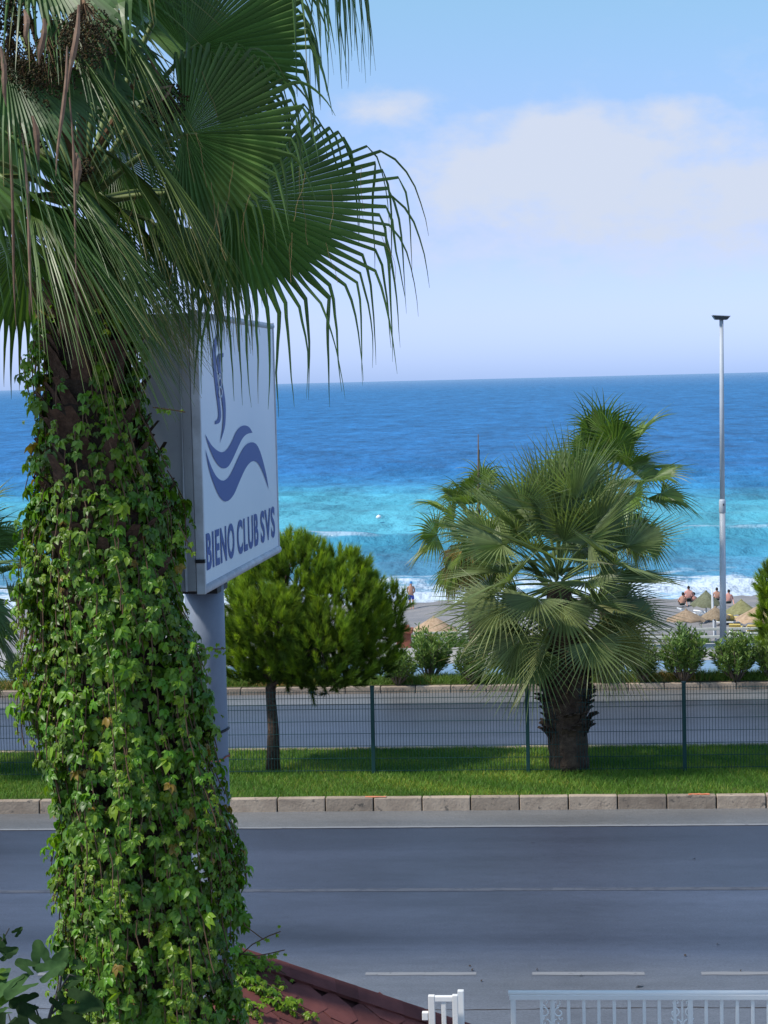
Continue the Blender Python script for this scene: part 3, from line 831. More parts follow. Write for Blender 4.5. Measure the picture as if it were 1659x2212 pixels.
# ------------------------------------------------------------------ the creeper on the trunk
def leaflet(ln, wd, ang, droop, cup=.25):
    """ovate pointed leaflet folded along its midrib; local frame: x across, y along, z out"""
    ys_ = [0, .28, .62, 1.0]; ws = [0.0, .40, .42, 0.0]
    P = []
    for y, w in zip(ys_, ws):
        z = -droop*y*y*ln
        P += [(-w*wd, y*ln, z+cup*w*wd), (0, y*ln, z), (w*wd, y*ln, z+cup*w*wd)]
    P = np.array(P)
    keep = [1, 3, 4, 5, 6, 7, 8, 10]; P = P[keep]
    T = np.array([(0, 2, 1), (0, 3, 2), (1, 2, 5), (1, 5, 4), (2, 3, 6), (2, 6, 5), (4, 5, 7), (5, 6, 7)])
    c, s = math.cos(ang), math.sin(ang)
    R_ = np.array([[c, s, 0], [-s, c, 0], [0, 0, 1]])
    return P @ R_.T, T
def creeper_leaf(seed):
    r_ = np.random.default_rng(seed); V_ = []; T_ = []; C_ = []; n_ = 0
    for a, l in ((-1.75, .62), (-.85, .9), (0, 1.0), (.85, .9), (1.75, .62)):
        p, t_ = leaflet(.078*l*r_.uniform(.9, 1.1), .078*l*r_.uniform(.62, .75), a+r_.normal(0, .12), r_.uniform(.25, .7), r_.uniform(.2, .6))
        p = p + np.array([0, 0, r_.normal(0, .006)])
        V_.append(p); T_.append(t_+n_); n_ += len(p)
        q = r_.uniform(.88, 1.12); cc_ = np.ones((8, 3))*q; cc_[[0, 2, 5]] *= 1.12; C_.append(cc_)
    return np.concatenate(V_), np.concatenate(T_), np.concatenate(C_)
LEAVES = [creeper_leaf(100+i) for i in range(8)]
vine = thing('creeper_vine', axis_pts[-1]+np.array([.1, -.55, 0]), 'five-leaved green creeper climbing the foreground palm trunk and trailing over the shingle roof', 'creeper')
leaves = []                                            # (place, outward, down, scale, tint)
def basis(y_, z_):
    z_ = nrm(z_); y_ = nrm(y_ - z_*np.dot(y_, z_)); x_ = np.cross(y_, z_)
    return np.stack([x_, y_, z_], 1)
def leaf_at(p, out, sc, tint, flat=.6):
    o = nrm(out + np.array([rng.normal(0, .35), rng.normal(0, .35), rng.normal(0, .2)]))
    z_ = nrm(o*.75 + Z*flat + rng.normal(0, .18, 3))
    y_ = nrm(-Z*.85 + o*.55 + rng.normal(0, .38, 3))
    leaves.append((p, basis(y_, z_)*sc, np.array(tint)))
stems = MB()
def bare(px_s, ph):
    """patches of trunk that the creeper leaves open, high on the trunk"""
    return False
TO_CAM = -FH
def shoot(s0, ph, nl, young, rscale=1.0, swing=.3, lift=0.0):
    s = s0; path = []
    c, r = trunk_at(s0)
    extra = rng.uniform(-.06, .09) + lift
    y0 = rng.uniform(0, 1)
    for i in range(nl):
        c, r = trunk_at(s)
        out = RT*math.cos(ph) + TO_CAM*math.sin(ph)
        bump = .06*math.sin(ph*3+s*2.2) + .05*math.sin(s*5.1+ph*1.7)
        p = c + out*(r*.86*rscale + bump*.7 + extra + .010*i)
        path.append(p)
        k = i/max(1, nl-1)
        if young and k > .45:
            tn = (1.35+.4*k, 1.2, .8); sc = 1.0-.55*k
        else:
            q = rng.choice([.55, .8, 1.0, 1.15, 1.35], p=[.16, .18, .26, .22, .18])*rng.uniform(.85, 1.1); tn = (q*rng.uniform(.85, 1.3), q, q*.8); sc = rng.choice([.6, .8, 1.0, 1.3], p=[.25, .3, .3, .15])*rng.uniform(.85, 1.15)
            if rng.uniform() < .02: tn = (2.4, .75, 1.2)
        leaf_at(p + rng.normal(0, .025, 3), out, sc*.84, tn)
        if rng.uniform() < .45: leaf_at(p + rng.normal(0, .05, 3) - out*.04, out, sc*rng.uniform(.6, 1.0), (tn[0]*.9, tn[1]*.9, tn[2]))
        s += rng.uniform(.045, .085); ph += rng.normal(0, swing)*.06
        if s > arc[-1]-.2: break
    if len(path) > 2: stems.tube(path, .004, 4, cap=False)
S_TOP, S_END = arc[1], arc[-3]+.4
for k in range(1250):
    s0 = rng.uniform(S_TOP-.05, S_END)
    ph = rng.uniform(-.75, math.pi+.75)
    c, _ = trunk_at(s0)
    # leave open bark high on the trunk: facing the viewer and left of the middle
    d_up = s0 - S_TOP
    if d_up < 1.75 and 1.35 < ph < 2.65:
        q = math.sin(d_up*4.3+.6)*.5+.5
        if rng.uniform() < .95-.5*d_up/1.75 - .25*q*(d_up > .7): continue
    if d_up < .5 and rng.uniform() < .55: continue
    if d_up > 3.1 and 1.05 < ph < 1.75 and rng.uniform() < .55:
        shoot(s0, ph, rng.integers(3, 6), False, .80); continue      # a hollow low on the front
    shoot(s0, ph, rng.integers(4, 9), rng.uniform() < .22)
# bushy outgrowths on the left flank, trailing shoots
def sof(py): return float(np.interp(py, [q[0] for q in sil], arc[:len(sil)]))
for (py, ph, n_, lift) in ((1240, 3.05, 12, .16), (1330, 3.0, 12, .10), (1460, 2.95, 12, .14), (1150, 3.1, 8, .06), (780, 3.0, 6, .02), (1820, 3.0, 8, .02), (2010, .2, 8, .0), (1850, .2, 8, .02)):
    for j in range(n_): shoot(sof(py)+rng.uniform(-.12, .25), ph+rng.normal(0, .18), rng.integers(4, 7), True, 1.0, .3, lift*rng.uniform(.3, 1.3))
for (py, ph) in ((1060, 2.0), (1500, 1.5), (1560, 1.25), (1700, 1.9), (1750, 1.75), (1890, 1.0), (1150, 1.3), (760, 1.0), (860, .9), (2000, 1.2), (1330, 1.6), (1420, .7), (1600, .6)):
    for j in range(2): shoot(sof(py)+rng.uniform(-.05, .05), ph+rng.normal(0, .05), 9, True, 1.04, .2, .07)
# stray tendril reaching past the sign pole
def tendril(pts, dens, young=True, sc=.6, outv=None):
    pts = np.array(pts); seg = np.linalg.norm(np.diff(pts, axis=0), axis=1); al = np.concatenate([[0], np.cumsum(seg)])
    n_ = int(al[-1]*dens)
    stems.tube(pts, [.004]*len(pts), 4, cap=False)
    for i in range(n_):
        s = rng.uniform(0, al[-1]); p = np.array([np.interp(s, al, pts[:, j]) for j in range(3)])
        k = s/al[-1]
        leaf_at(p+rng.normal(0, .022, 3), TO_CAM if outv is None else outv, sc*(1.15-.6*k), (1.35+.4*k, 1.25, .75) if young else (1, 1, 1))
tendril([at(405, 1385, 12.6), at(440, 1402, 12.7), at(470, 1402, 12.9), at(495, 1400, 13.1)], 26, True, .42)
tendril([at(95, 905, 12.9), at(65, 860, 12.9), at(45, 770, 12.9)], 26, True, .6)
tendril([at(330, 880, 12.7), at(370, 885, 12.7), at(400, 890, 12.75)], 22, True, .38)
tendril([at(385, 1130, 12.7), at(405, 1170, 12.7), at(418, 1200, 12.75)], 26, True, .6)
# ------------------------------------------------------------------ shingle roof at the lower edge (before the creeper is closed)
RA = at(505, 2050, 15.0); RC = at(1003, 2216, 15.6)      # apex end of the hip and the eave corner
RB = at(560, 2505, 13.0); RB[2] = RC[2]                                # eave corner towards the viewer, below the picture
roof = thing('kiosk_roof', np.array([RA[0], RA[1], 0]), 'dark red hexagon-shingled kiosk roof partly covered by creeper', 'roof')
e_u = nrm(RC-RB); nf = nrm(np.cross(RC-RB, RA-RB))
if np.dot(nf, CAM-RA) < 0: nf = -nf
e_v = nrm(np.cross(nf, e_u))
if e_v[2] < 0: e_v = -e_v
b = MB(); lo = -nf*.03
b.add([RA+lo, RB+lo, RC+lo, RA+lo*4-Z*.05, RB+lo*4-Z*.05, RC+lo*4-Z*.05], [(0, 1, 2), (3, 5, 4), (0, 3, 4, 1), (1, 4, 5, 2), (2, 5, 3, 0)])
b.build('roof_deck', M['shingle2'], roof)
back = 2*RA-RB; back[2] = RC[2]; fl_ = 2*RA-RC; fl_[2] = RC[2]
b = MB()
b.add([RA-Z*.03, RC-Z*.03, back-Z*.03, fl_-Z*.03, RB-Z*.03], [(0, 1, 2), (0, 2, 3), (0, 3, 4), (1, 4, 3, 2)]); b.build('back_slope', M['shingle'], roof)
# walls of the kiosk, out of sight below the picture
b = MB(); c0 = (RA+RB+RC)/3
b.box((RA[0], RA[1], (RC[2]-.12)/2), (1.9, 1.9, RC[2]-.12), rz=math.atan2(e_u[1], e_u[0])); b.build('wall', M['pavement'], roof)
hexw, hexh = .30, .205
def in_roof(p):
    w = p-RB
    A = np.stack([RA-RB, RC-RB], 1); sol = np.linalg.lstsq(A, w, rcond=None)[0]
    return sol[0], sol[1]
hx = MB()
hp = [(-.5*hexw, .30*hexh), (-.5*hexw, hexh*1.25), (.5*hexw, hexh*1.25), (.5*hexw, .30*hexh), (.25*hexw, -.30*hexh), (-.25*hexw, -.30*hexh)]
vv = [(x*.955, y, .009 if y < .2 else .0) for x, y in hp] + [(x*.955, y, -.012) for x, y in hp]
hx.add(vv, [(0, 5, 4, 3, 2, 1), (0, 6, 11, 5), (5, 11, 10, 4), (4, 10, 9, 3), (3, 9, 8, 2), (1, 7, 6, 0)])
first = None; Rm = Matrix((tuple(e_u), tuple(e_v), tuple(nf))).transposed().to_euler()
W = np.linalg.norm(RC-RB); Hh = np.dot(RA-RB, e_v)
row = 0; vv_ = -.05
while vv_ < Hh:
    uu = -3.0 + (hexw/2 if row % 2 else 0)
    while uu < W+1.0:
        p = RB + e_u*uu + e_v*vv_
        a_, c_ = in_roof(p+e_v*hexh*.4)
        ok_ = all(sum(in_roof(p+e_u*x_*.985+e_v*y_)) < 1.0 for x_, y_ in hp)
        ok_ = all(sum(in_roof(p+e_u*x_*.985+e_v*y_)) < 1.035 for x_, y_ in hp)
        if a_ > -.02 and c_ > -.02 and ok_:
            if first is None:
                first = hx.build('shingle', M['shingle'], roof, base=(0, 0, 0)); me0 = first.data
                # mesh was made in world axes around the root: rebuild around its own origin
                og = origin(roof)
                for v_ in me0.vertices: v_.co = v_.co + Vector(og)
                o = first
            else:
                o = first.copy(); COL.objects.link(o); o.parent = roof
            o.location = Vector(p - origin(roof) + nf*(.004+.003*random.random()))
            o.rotation_euler = Rm
            o.rotation_euler.rotate_axis('Z', random.uniform(-.012, .012))
        uu += hexw
    vv_ += hexh*1.0; row += 1
# cap shingles along the hip
hv = RC-RA; hl = np.linalg.norm(hv); hd = hv/hl; hs = nrm(np.cross(hd, Z)); 
nb = nrm(np.cross(back-RA, RC-RA)); nb = nb if nb[2] > 0 else -nb
inn = nrm(np.cross(nf, hd)); inn = inn if np.dot(inn, RB-RA) > 0 else -inn
inb = nrm(np.cross(nb, hd)); inb = inb if np.dot(inb, back-RA) > 0 else -inb
x = 0; capfirst = None
while x < hl:
    b = MB(); p0 = RA+hd*x; p1 = RA+hd*min(hl+.05, x+.26); q = nf*.022+nb*.012
    w_ = .16
    b.add([p0+q, p0+inn*w_+nf*.026, p1+inn*w_+nf*.030, p1+q*1.06, p0+inb*w_+nb*.004, p1+inb*w_+nb*.006,
           p0+inn*w_, p1+inn*w_], [(0, 1, 2, 3), (0, 3, 5, 4), (1, 6, 7, 2)])
    b.build('hip_shingle', M['shingle'], roof); x += .20
# creeper over the roof
def roof_pt(px, py, up=.03):
    d = ray(px, py); t_ = np.dot(RA-CAM, nf)/np.dot(d, nf); return CAM+d*t_ + nf*up
for pl in (((505, 2090), (545, 2100), (575, 2125), (612, 2135)), ((500, 2110), (530, 2135), (575, 2160)), ((510, 2075), (560, 2085), (612, 2115)), ((520, 2130), (560, 2140), (585, 2170), (620, 2190), (660, 2212)),
           ((500, 2150), (525, 2180), (545, 2212)), ((515, 2165), (550, 2190), (560, 2215)), ((500, 2095), (540, 2120), (600, 2150)), ((570, 2165), (625, 2170), (680, 2218)), ((500, 2060), (540, 2090), (590, 2120))):
    tendril([roof_pt(*q_, .05) for q_ in pl], 48, True, .72, nrm(nf+TO_CAM*.4))
tendril([at(512, 2070, 13.2), at(545, 2040, 13.1), at(580, 2022, 13.1), at(606, 2012, 13.1)], 24, True, .5)
tendril([at(515, 2060, 13.2), at(555, 2065, 13.0), at(590, 2058, 13.0), at(615, 2052, 13.0)], 24, True, .5)
tendril([at(508, 1960, 13.0), at(530, 2000, 13.0), at(570, 2030, 13.0)], 30, False, .8)
stems.build('stem', M['vinestem'], vine, kind='stuff')
# the 300 leaves that show largest are parts, the rest is one mass
sc_ = []
for p, Mx, tn in leaves:
    d = p-CAM; dep = np.dot(d, FW); px = 829.5+F*np.dot(d, CR)/dep; py = 1106-F*np.dot(d, CU)/dep
    face = abs(np.dot(nrm(Mx[:, 2]), nrm(d))); size = np.linalg.norm(Mx[:, 0])
    c, _ = trunk_at(float(np.clip(np.interp(p[2], axis_pts[::-1, 2], arc[::-1]), 0, arc[-1])))
    front = np.dot(p-c, TO_CAM)
    inside = (0 < px < 1659) and (0 < py < 2212)
    sc_.append(size*face*(1 if inside else 0)*(.3+max(0, front)))
order = np.argsort(-np.array(sc_))
lead = set(order[:300].tolist())
lm = []
for i, (tv_, tt_, tc_) in enumerate(LEAVES):
    for j, tn in enumerate(((.78, .85, .8), (1, 1, .9), (1.1, 1.08, .9), (1.75, 1.3, .8))):
        b = MB(); b.add(tv_, [tuple(q_) for q_ in tt_], tc_*np.array(tn))
        o = b.build('leaf', M['vine'], None); lm.append((np.array(tn), o.data)); bpy.data.objects.remove(o)
og = origin(vine); cnt = 0
rest = {k_: ([], [], []) for k_ in range(8)}
for i, (p, Mx, tn) in enumerate(leaves):
    if i in lead:
        best = min(range(4), key=lambda j: abs(lm[j][0][0]-tn[0])+abs(lm[j][0][1]-tn[1])*.5)
        o = bpy.data.objects.new('leaf', lm[(i % 8)*4+best][1]); COL.objects.link(o); o.parent = vine
        mm = Matrix.Identity(4)
        for a_ in range(3):
            for c_ in range(3): mm[a_][c_] = Mx[a_][c_]
            mm[a_][3] = p[a_]-og[a_]
        o.matrix_local = mm
    else:
        q_ = rest[i % 8]; q_[0].append(Mx); q_[1].append(p); q_[2].append(tn)
Vv, Tt, Cc, off = [], [], [], 0
for k_, (a_, p_, c_) in rest.items():
    v, t_, c2 = stamp(LEAVES[k_][0], LEAVES[k_][1], LEAVES[k_][2], np.array(a_), np.array(p_), np.array(c_))
    Vv.append(v); Tt.append(t_+off); Cc.append(c2); off += len(v)
big_mesh('leaf_mass', np.concatenate(Vv), np.concatenate(Tt), np.concatenate(Cc), M['vine'], vine, kind='stuff')

# ------------------------------------------------------------------ the pole sign
d1 = 13.5; d2 = d1*603/488.0
A_t, A_b = at(427, 665, d1), at(437, 1268, d1)
B_t, B_b = at(590, 712, d2), at(600, 1200, d2)
fa = (A_t[:2]+A_b[:2])/2; fb = (B_t[:2]+B_b[:2])/2
zt, zb_ = (A_t[2]+B_t[2])/2, (A_b[2]+B_b[2])/2
e_x = nrm(np.array([fb[0]-fa[0], fb[1]-fa[1], 0])); fw_ = np.linalg.norm(fb-fa); e_n = np.array([e_x[1], -e_x[0], 0.])
O = np.array([fa[0], fa[1], zb_]); FHh = zt-zb_
TH = .40
def sp_(u_, v_, w_=0.0): return O + e_x*u_ + Z*v_ + e_n*w_
pole_c = O + e_x*(fw_*.30) - e_n*TH*.5
sign = thing('pole_sign', (pole_c[0], pole_c[1], 0), 'white and blue club sign box on a grey-blue steel pole behind the creeper', 'sign')
Rs = np.stack([e_x, e_n, Z], 1)
def sbox(name, u0, u1, v0, v1, w0, w1, m_, parent=sign, bevel=0.0):
    b = MB(); b.box(sp_((u0+u1)/2, (v0+v1)/2, (w0+w1)/2), (u1-u0, w1-w0, v1-v0), R=Rs); return b.build(name, m_, parent, bevel=bevel)
sbox('cabinet', 0, fw_, 0, FHh, -TH, -.02, M['signgrey'], bevel=.006)
face = sbox('face_panel', .018, fw_-.018, .03, FHh-.03, -.018, .004, M['signwhite'])
b = MB(); b.tube([sp_(0, .012, -.005), sp_(fw_, .012, -.005)], .034, 10); b.build('bottom_trim', M['signtrim'], sign, smooth=True)
b = MB(); b.tube([sp_(0, FHh-.012, -.005), sp_(fw_, FHh-.012, -.005)], .026, 10); b.build('top_trim', M['signtrim'], sign, smooth=True)
sbox('edge_trim', -.014, .016, -.02, FHh+.02, -.05, .012, M['signtrim'], bevel=.004)
sbox('edge_trim', fw_-.016, fw_+.014, -.02, FHh+.02, -.05, .012, M['signtrim'], bevel=.004)
# side panel seams and the peeling strip
sbox('side_strip', -.012, -.001, .005, FHh-.005, -.115, -.055, M['signgrey'], bevel=.003)
b = MB(); vv = []; ff = []
prof = [(.0, .010), (.12, .012), (.3, .016), (.55, .010), (.62, .006), (.66, .010), (.9, .004), (1.3, .003), (FHh-.1, .003)]
for i, (v_, w_) in enumerate(prof):
    vv += [sp_(-.014, v_, -.118-w_), sp_(-.014, v_, -.118+w_*.4)]
    if i: ff.append((2*i-2, 2*i, 2*i+1, 2*i-1))
vv2 = [p-e_x*.004 for p in vv]; n_ = len(vv)
b.add(vv+vv2, ff+[tuple(q_+n_ for q_ in reversed(f)) for f in ff]); b.build('peeling_film', M['signtrim'], sign)
sbox('clip', -.03, .004, .20, .225, -.05, .015, M['black'])
# bracket below, pole, band
b = MB(); b.box(sp_(fw_*.30, -.05, -TH*.5), (.40, TH*.7, .10), R=Rs); b.build('bracket', M['black'], sign)
b = MB()
for sgn in (1,):
    b.add([sp_(fw_*.30+sgn*.10, -.1, -TH*.5-.03), sp_(fw_*.30+sgn*.30, -.1, -TH*.5-.03), sp_(fw_*.30+sgn*.14, -.36, -TH*.5-.03),
           sp_(fw_*.30+sgn*.10, -.1, -TH*.5+.03), sp_(fw_*.30+sgn*.30, -.1, -TH*.5+.03), sp_(fw_*.30+sgn*.14, -.36, -TH*.5+.03)], [(0, 1, 2), (3, 5, 4), (0, 3, 4, 1), (1, 4, 5, 2), (2, 5, 3, 0)])
b.build('gusset', M['black'], sign)
PR = .148
b = MB(); b.tube([np.array([pole_c[0], pole_c[1], z]) for z in np.linspace(-.02, zb_-.02, 12)], PR, 28); b.build('pole', M['pole'], sign, smooth=True)
zband = at(478, 1592, d1+1)[2]
b = MB(); ring = []
for k in range(29):
    a = 2*math.pi*k/28
    ring.append(np.array([pole_c[0]+(PR+.006)*math.cos(a), pole_c[1]+(PR+.006)*math.sin(a), zband+.045*math.cos(a)]))
b.tube(ring, .010, 6, cap=False); b.build('cable_band', M['black'], sign)
b = MB(); ring = [np.array([p[0], p[1], zband-.17+.015*math.sin(k)]) for k, p in enumerate(ring)]
b.tube(ring, .006, 5, cap=False); b.build('rust_band', M['terra'], sign)
b = MB(); b.lathe((pole_c[0], pole_c[1], 0), [(.28, -.02), (.28, .03), (.16, .035)], 20); b.build('base_plate', M['pole'], sign)

# print on the face: shapes traced in sign coordinates
def face_uv(px, py):
    d = ray(px, py); t_ = np.dot(O-CAM, e_n)/np.dot(d, e_n); p = CAM+d*t_ - O
    return np.dot(p, e_x), p[2]
def zpx(zx, zy): return (zx/1.3825)/1.8517, (zy/1.3825+1100)/1.8517
def smooth_loop(P, n_=4):
    P = np.array(P, float)
    out = []
    for i in range(len(P)-1):
        p0, p1, p2, p3 = P[max(0, i-1)], P[i], P[i+1], P[min(len(P)-1, i+2)]
        for k in range(n_):
            t_ = k/n_; out.append(.5*((2*p1)+(-p0+p2)*t_+(2*p0-5*p1+4*p2-p3)*t_*t_+(-p0+3*p1-3*p2+p3)*t_**3))
    out.append(P[-1]); return out
def band(name, low, high, w_, m_, parent):
    """ribbon between two edges with the same two tips"""
    L_ = smooth_loop(low); H_ = smooth_loop(high)
    L_ = np.array(L_); H_ = np.array(H_)
    def res(P, n_=48):
        s = np.concatenate([[0], np.cumsum(np.linalg.norm(np.diff(P, axis=0), axis=1))]); q_ = np.linspace(0, s[-1], n_)
        return np.stack([np.interp(q_, s, P[:, 0]), np.interp(q_, s, P[:, 1])], 1)
    L_ = res(L_); H_ = res(H_)
    b = MB(); vv = []; ff = []
    for i in range(len(L_)):
        for P in (L_[i], H_[i]):
            u_, v_ = face_uv(*zpx(*P)); vv.append(sp_(u_, v_, w_))
        if i: ff.append((2*i-2, 2*i, 2*i+1, 2*i-1))
    n_ = len(vv)
    b.add(vv, ff); return b.build(name, m_, parent)
band('wave_emblem', [(1130, 962), (1150, 1070), (1175, 1150), (1205, 1220), (1235, 1252), (1262, 1245), (1290, 1210), (1320, 1140), (1350, 1075), (1375, 1040), (1400, 1028), (1425, 1045), (1450, 1095), (1470, 1150), (1481, 1185)],
     [(1130, 962), (1155, 1040), (1185, 1105), (1215, 1135), (1240, 1135), (1265, 1110), (1295, 1050), (1325, 985), (1355, 940), (1385, 925), (1412, 935), (1435, 980), (1455, 1050), (1470, 1115), (1481, 1185)], .008, M['signblue'], face)
band('wave_emblem', [(1128, 878), (1150, 950), (1180, 1020), (1210, 1060), (1235, 1070), (1260, 1055), (1285, 1010), (1310, 955), (1335, 905), (1360, 880), (1391, 872)],
     [(1128, 878), (1160, 935), (1195, 970), (1225, 980), (1250, 965), (1275, 925), (1300, 870), (1325, 840), (1350, 832), (1374, 843), (1391, 872)], .008, M['signblue'], face)
band('swoosh_emblem', [(1201, 312), (1180, 365), (1170, 430), (1172, 510), (1182, 590), (1190, 660), (1199, 730), (1202, 780), (1194, 803), (1184, 808)],
     [(1202, 330), (1194, 380), (1189, 440), (1191, 510), (1198, 590), (1206, 660), (1214, 730), (1217, 780), (1209, 816), (1184, 826)], .008, M['signblue'], face)
band('swoosh_emblem', [(1229, 432), (1205, 437), (1194, 462), (1196, 500), (1204, 560), (1212, 620), (1222, 700), (1228, 770), (1224, 850), (1210, 931)],
     [(1229, 452), (1218, 462), (1214, 480), (1214, 520), (1220, 570), (1230, 630), (1240, 700), (1242, 770), (1236, 845), (1210, 931)], .0095, M['signblue'], face)
b = MB()
for cy, ry, rx in ((595, 26, 8), (650, 28, 9), (560, 14, 5)):
    lp = []
    for k in range(17):
        a = 2*math.pi*k/16
        u_, v_ = face_uv(*zpx(1208+rx*math.cos(a)+(cy-600)*.05, cy+ry*math.sin(a))); lp.append(sp_(u_, v_, .0115))
    b.tube(lp, .0045, 4, cap=False)
b.build('scroll_emblem', M['signwhite'], face)
# lettering
c00 = face_uv(*zpx(1136, 1600)); c10 = face_uv(*zpx(1513, 1482)); c01 = face_uv(*zpx(1135, 1397)); c11 = face_uv(*zpx(1513, 1303))
words = (('BIENO', 1136, 1291, 1600, 1549, 1397, 1362), ('CLUB', 1307, 1424, 1541, 1504, 1352, 1330), ('SVS', 1438, 1516, 1502, 1476, 1322, 1300))
v0, v1 = (c00[1]+c10[1])/2, (c01[1]+c11[1])/2
for w_, zx0, zx1, zb0, zb1, zt0, zt1 in words:
    u0 = face_uv(*zpx(zx0, (zb0+zt0)/2))[0]; u1 = face_uv(*zpx(zx1, (zb1+zt1)/2))[0]
    cu = bpy.data.curves.new('lettering', 'FONT'); cu.body = w_; cu.size = 1.0; cu.offset = .028; cu.space_character = 1.15
    to = bpy.data.objects.new('lettering', cu); COL.objects.link(to)
    bpy.context.view_layer.update()
    me = bpy.data.meshes.new_from_object(to.evaluated_get(bpy.context.evaluated_depsgraph_get()))
    bpy.data.objects.remove(to)
    P = np.array([v.co[:] for v in me.vertices]); mn, mx = P.min(0), P.max(0)
    og = origin(face)
    for v, p in zip(me.vertices, P):
        uu = u0+(u1-u0)*(p[0]-mn[0])/(mx[0]-mn[0]); vvv = v0+(v1-v0)*(p[1]-mn[1])/(mx[1]-mn[1])
        v.co = Vector(sp_(uu, vvv, .008)-og)
    me.materials.clear(); me.materials.append(M['signblue'])
    o = bpy.data.objects.new('lettering', me); COL.objects.link(o); o.parent = face

# ------------------------------------------------------------------ palm on the median and the palms beyond
def midpalm(base, height, r_trunk, nf_, pet, R, seed, label, group=None, lean=(0, 0), elev=(80, -55), skirt=0, boots=90, droop=.28, tint=(1, 1, 1), bulge=True, split=.5, nseg=30, dark=1.0):
    root = thing('palm_tree', base, label, 'palm tree', group)
    r_ = np.random.default_rng(seed); random.seed(seed)
    top = base + np.array([lean[0], lean[1], height])
    n_ = 26; pts = []; rd = []
    for i in range(n_):
        t_ = i/(n_-1); pts.append(base*(1-t_)+top*t_)
        if bulge:
            rr_ = r_trunk*np.interp(t_, [0, .05, .28, .42, .55, .8, 1], [.90, .92, .98, 1.06, 1.0, .8, .5])
        else: rr_ = r_trunk*np.interp(t_, [0, .1, .8, 1], [1.15, 1, .95, .6])
        rd.append(rr_*(1+.03*math.sin(i*2.3)+r_.uniform(-.02, .02)))
    b = MB(); b.tube(pts, rd, 20); b.build('trunk', M['bark'], root, smooth=True)
    if boots:
        q_ = MB(); s_ = r_trunk*.55
        q_.add(np.array([(-.30, 0, 0), (.30, 0, 0), (.20, -.20, .55), (-.20, -.20, .55), (-.13, -.48, .75), (.13, -.48, .75), (0, .1, .1), (0, -.02, .6), (0, -.38, .80)])*s_,
               [(0, 1, 2, 3), (3, 2, 5, 4), (0, 3, 7, 6), (1, 6, 7, 2), (3, 4, 8, 7), (2, 7, 8, 5), (4, 5, 8)])
        f0 = q_.build('leaf_base', M['bark'], root)
        for v_ in f0.data.vertices: v_.co = v_.co + Vector(origin(root))
        for k in range(boots):
            o = f0 if k == 0 else f0.copy()
            if k: COL.objects.link(o); o.parent = root
            t_ = r_.uniform(.15 if bulge else .35, .60 if bulge else .86); ph = k*2.39996+r_.normal(0, .2)
            rr_ = np.interp(t_, np.linspace(0, 1, n_), rd)
            p = base*(1-t_)+top*t_ + np.array([math.cos(ph), math.sin(ph), 0])*rr_*.93
            o.location = Vector(p-origin(root)); o.rotation_euler = (r_.uniform(-.1, .35), r_.normal(0, .15), ph+math.pi/2)
            s2 = r_.uniform(.8, 1.5)*(1.15 if bulge else 1); o.scale = (s2, s2, s2)
    for k in range(nf_):
        t_ = (k+.5)/nf_; e_ = rad(elev[0]+(elev[1]-elev[0])*t_**.92)+r_.normal(0, .08)
        ph = k*2.39996 + seed + r_.normal(0, .15)
        out = np.array([math.cos(ph), math.sin(ph), 0])
        d = out*math.cos(e_)+Z*math.sin(e_)
        pl = pet*r_.uniform(.62, 1.2)*(1.0 if e_ > 0 else .9)
        st = top + out*r_trunk*.35*math.cos(e_) + Z*.25*math.sin(e_)
        hub = st + d*pl
        sgd = math.cos(e_)
        ax = nrm(d + G*.22*sgd + r_.normal(0, .2, 3))
        no = nrm(Z*max(.15, math.cos(e_)) - out*math.sin(e_)*.9 + r_.normal(0, .55, 3))
        yl = max(0, (t_-.55))*.9
        tn = np.array(tint)*np.array([1+yl*r_.uniform(0, 1.3), 1+.2*yl, 1])*r_.uniform(.85, 1.15)
        frond(root, st, hub, ax, no, R*r_.uniform(.85, 1.1), r0=.02, r1=.010, bend=.04, petint=(.9, 1, .8), spread=rad(r_.uniform(150, 215)), nseg=nseg, side_len=.72, split=split*r_.uniform(.9, 1.1), droop=droop*r_.uniform(.6, 1.5), seed=seed*100+k, fold=.32, tipdry=.12+yl*.5, base_tint=tn, steps=(4, 5), width=.95)
    for k in range(skirt):
        ph = k*2.39996+seed; out = np.array([math.cos(ph), math.sin(ph), 0])
        st = top - Z*r_.uniform(.1, .75 if skirt > 10 else .5) + out*r_trunk*.6
        hub = st + out*r_.uniform(.2, .45) - Z*r_.uniform(.1, .4)
        frond(root, st, hub, nrm(out*.35+G), nrm(out+Z*.3), R*.85, r0=.015, r1=.008, petint=(1.4, .9, .5), spread=rad(150), nseg=22, split=.5, droop=.7, seed=seed*200+k, fold=.4, tipdry=.9, base_tint=(3.2, 1.35, 1.6), steps=(3, 4))
    return root
pb = on_z(1230, 1660, .18)
midpalm(pb, 3.0, .345, 66, 1.06, 1.24, 5, 'bushy fan palm with a shaggy brown trunk on the lawn behind the wire fence', lean=(-.12, 0), elev=(86, -55), boots=220, droop=.03, split=.40, nseg=31, tint=(1.85, 1.42, 1.95))
pl = on_z(-85, 1672, .18)
midpalm(pl, 3.0, .34, 34, .95, 1.05, 8, 'fan palm at the far left edge, half hidden behind the creeper-covered trunk', lean=(.05, 0), elev=(84, -55), boots=60, droop=.22, split=.46, nseg=30, tint=(.95, 1.0, 1.05))
pr_ = on_y(1312, 1398, 45.3); pr_[2] = .16
midpalm(pr_, 3.55, .20, 52, 1.05, 1.12, 12, 'tallest of the slender fan palms by the promenade, rising behind the bushy palm', lean=(.10, .1), elev=(84, -70), boots=50, droop=.16, bulge=False, nseg=24, split=.42, tint=(1.35, 1.25, 1.0), skirt=4)
pl2 = on_y(1032, 1398, 45.4); pl2[2] = .16
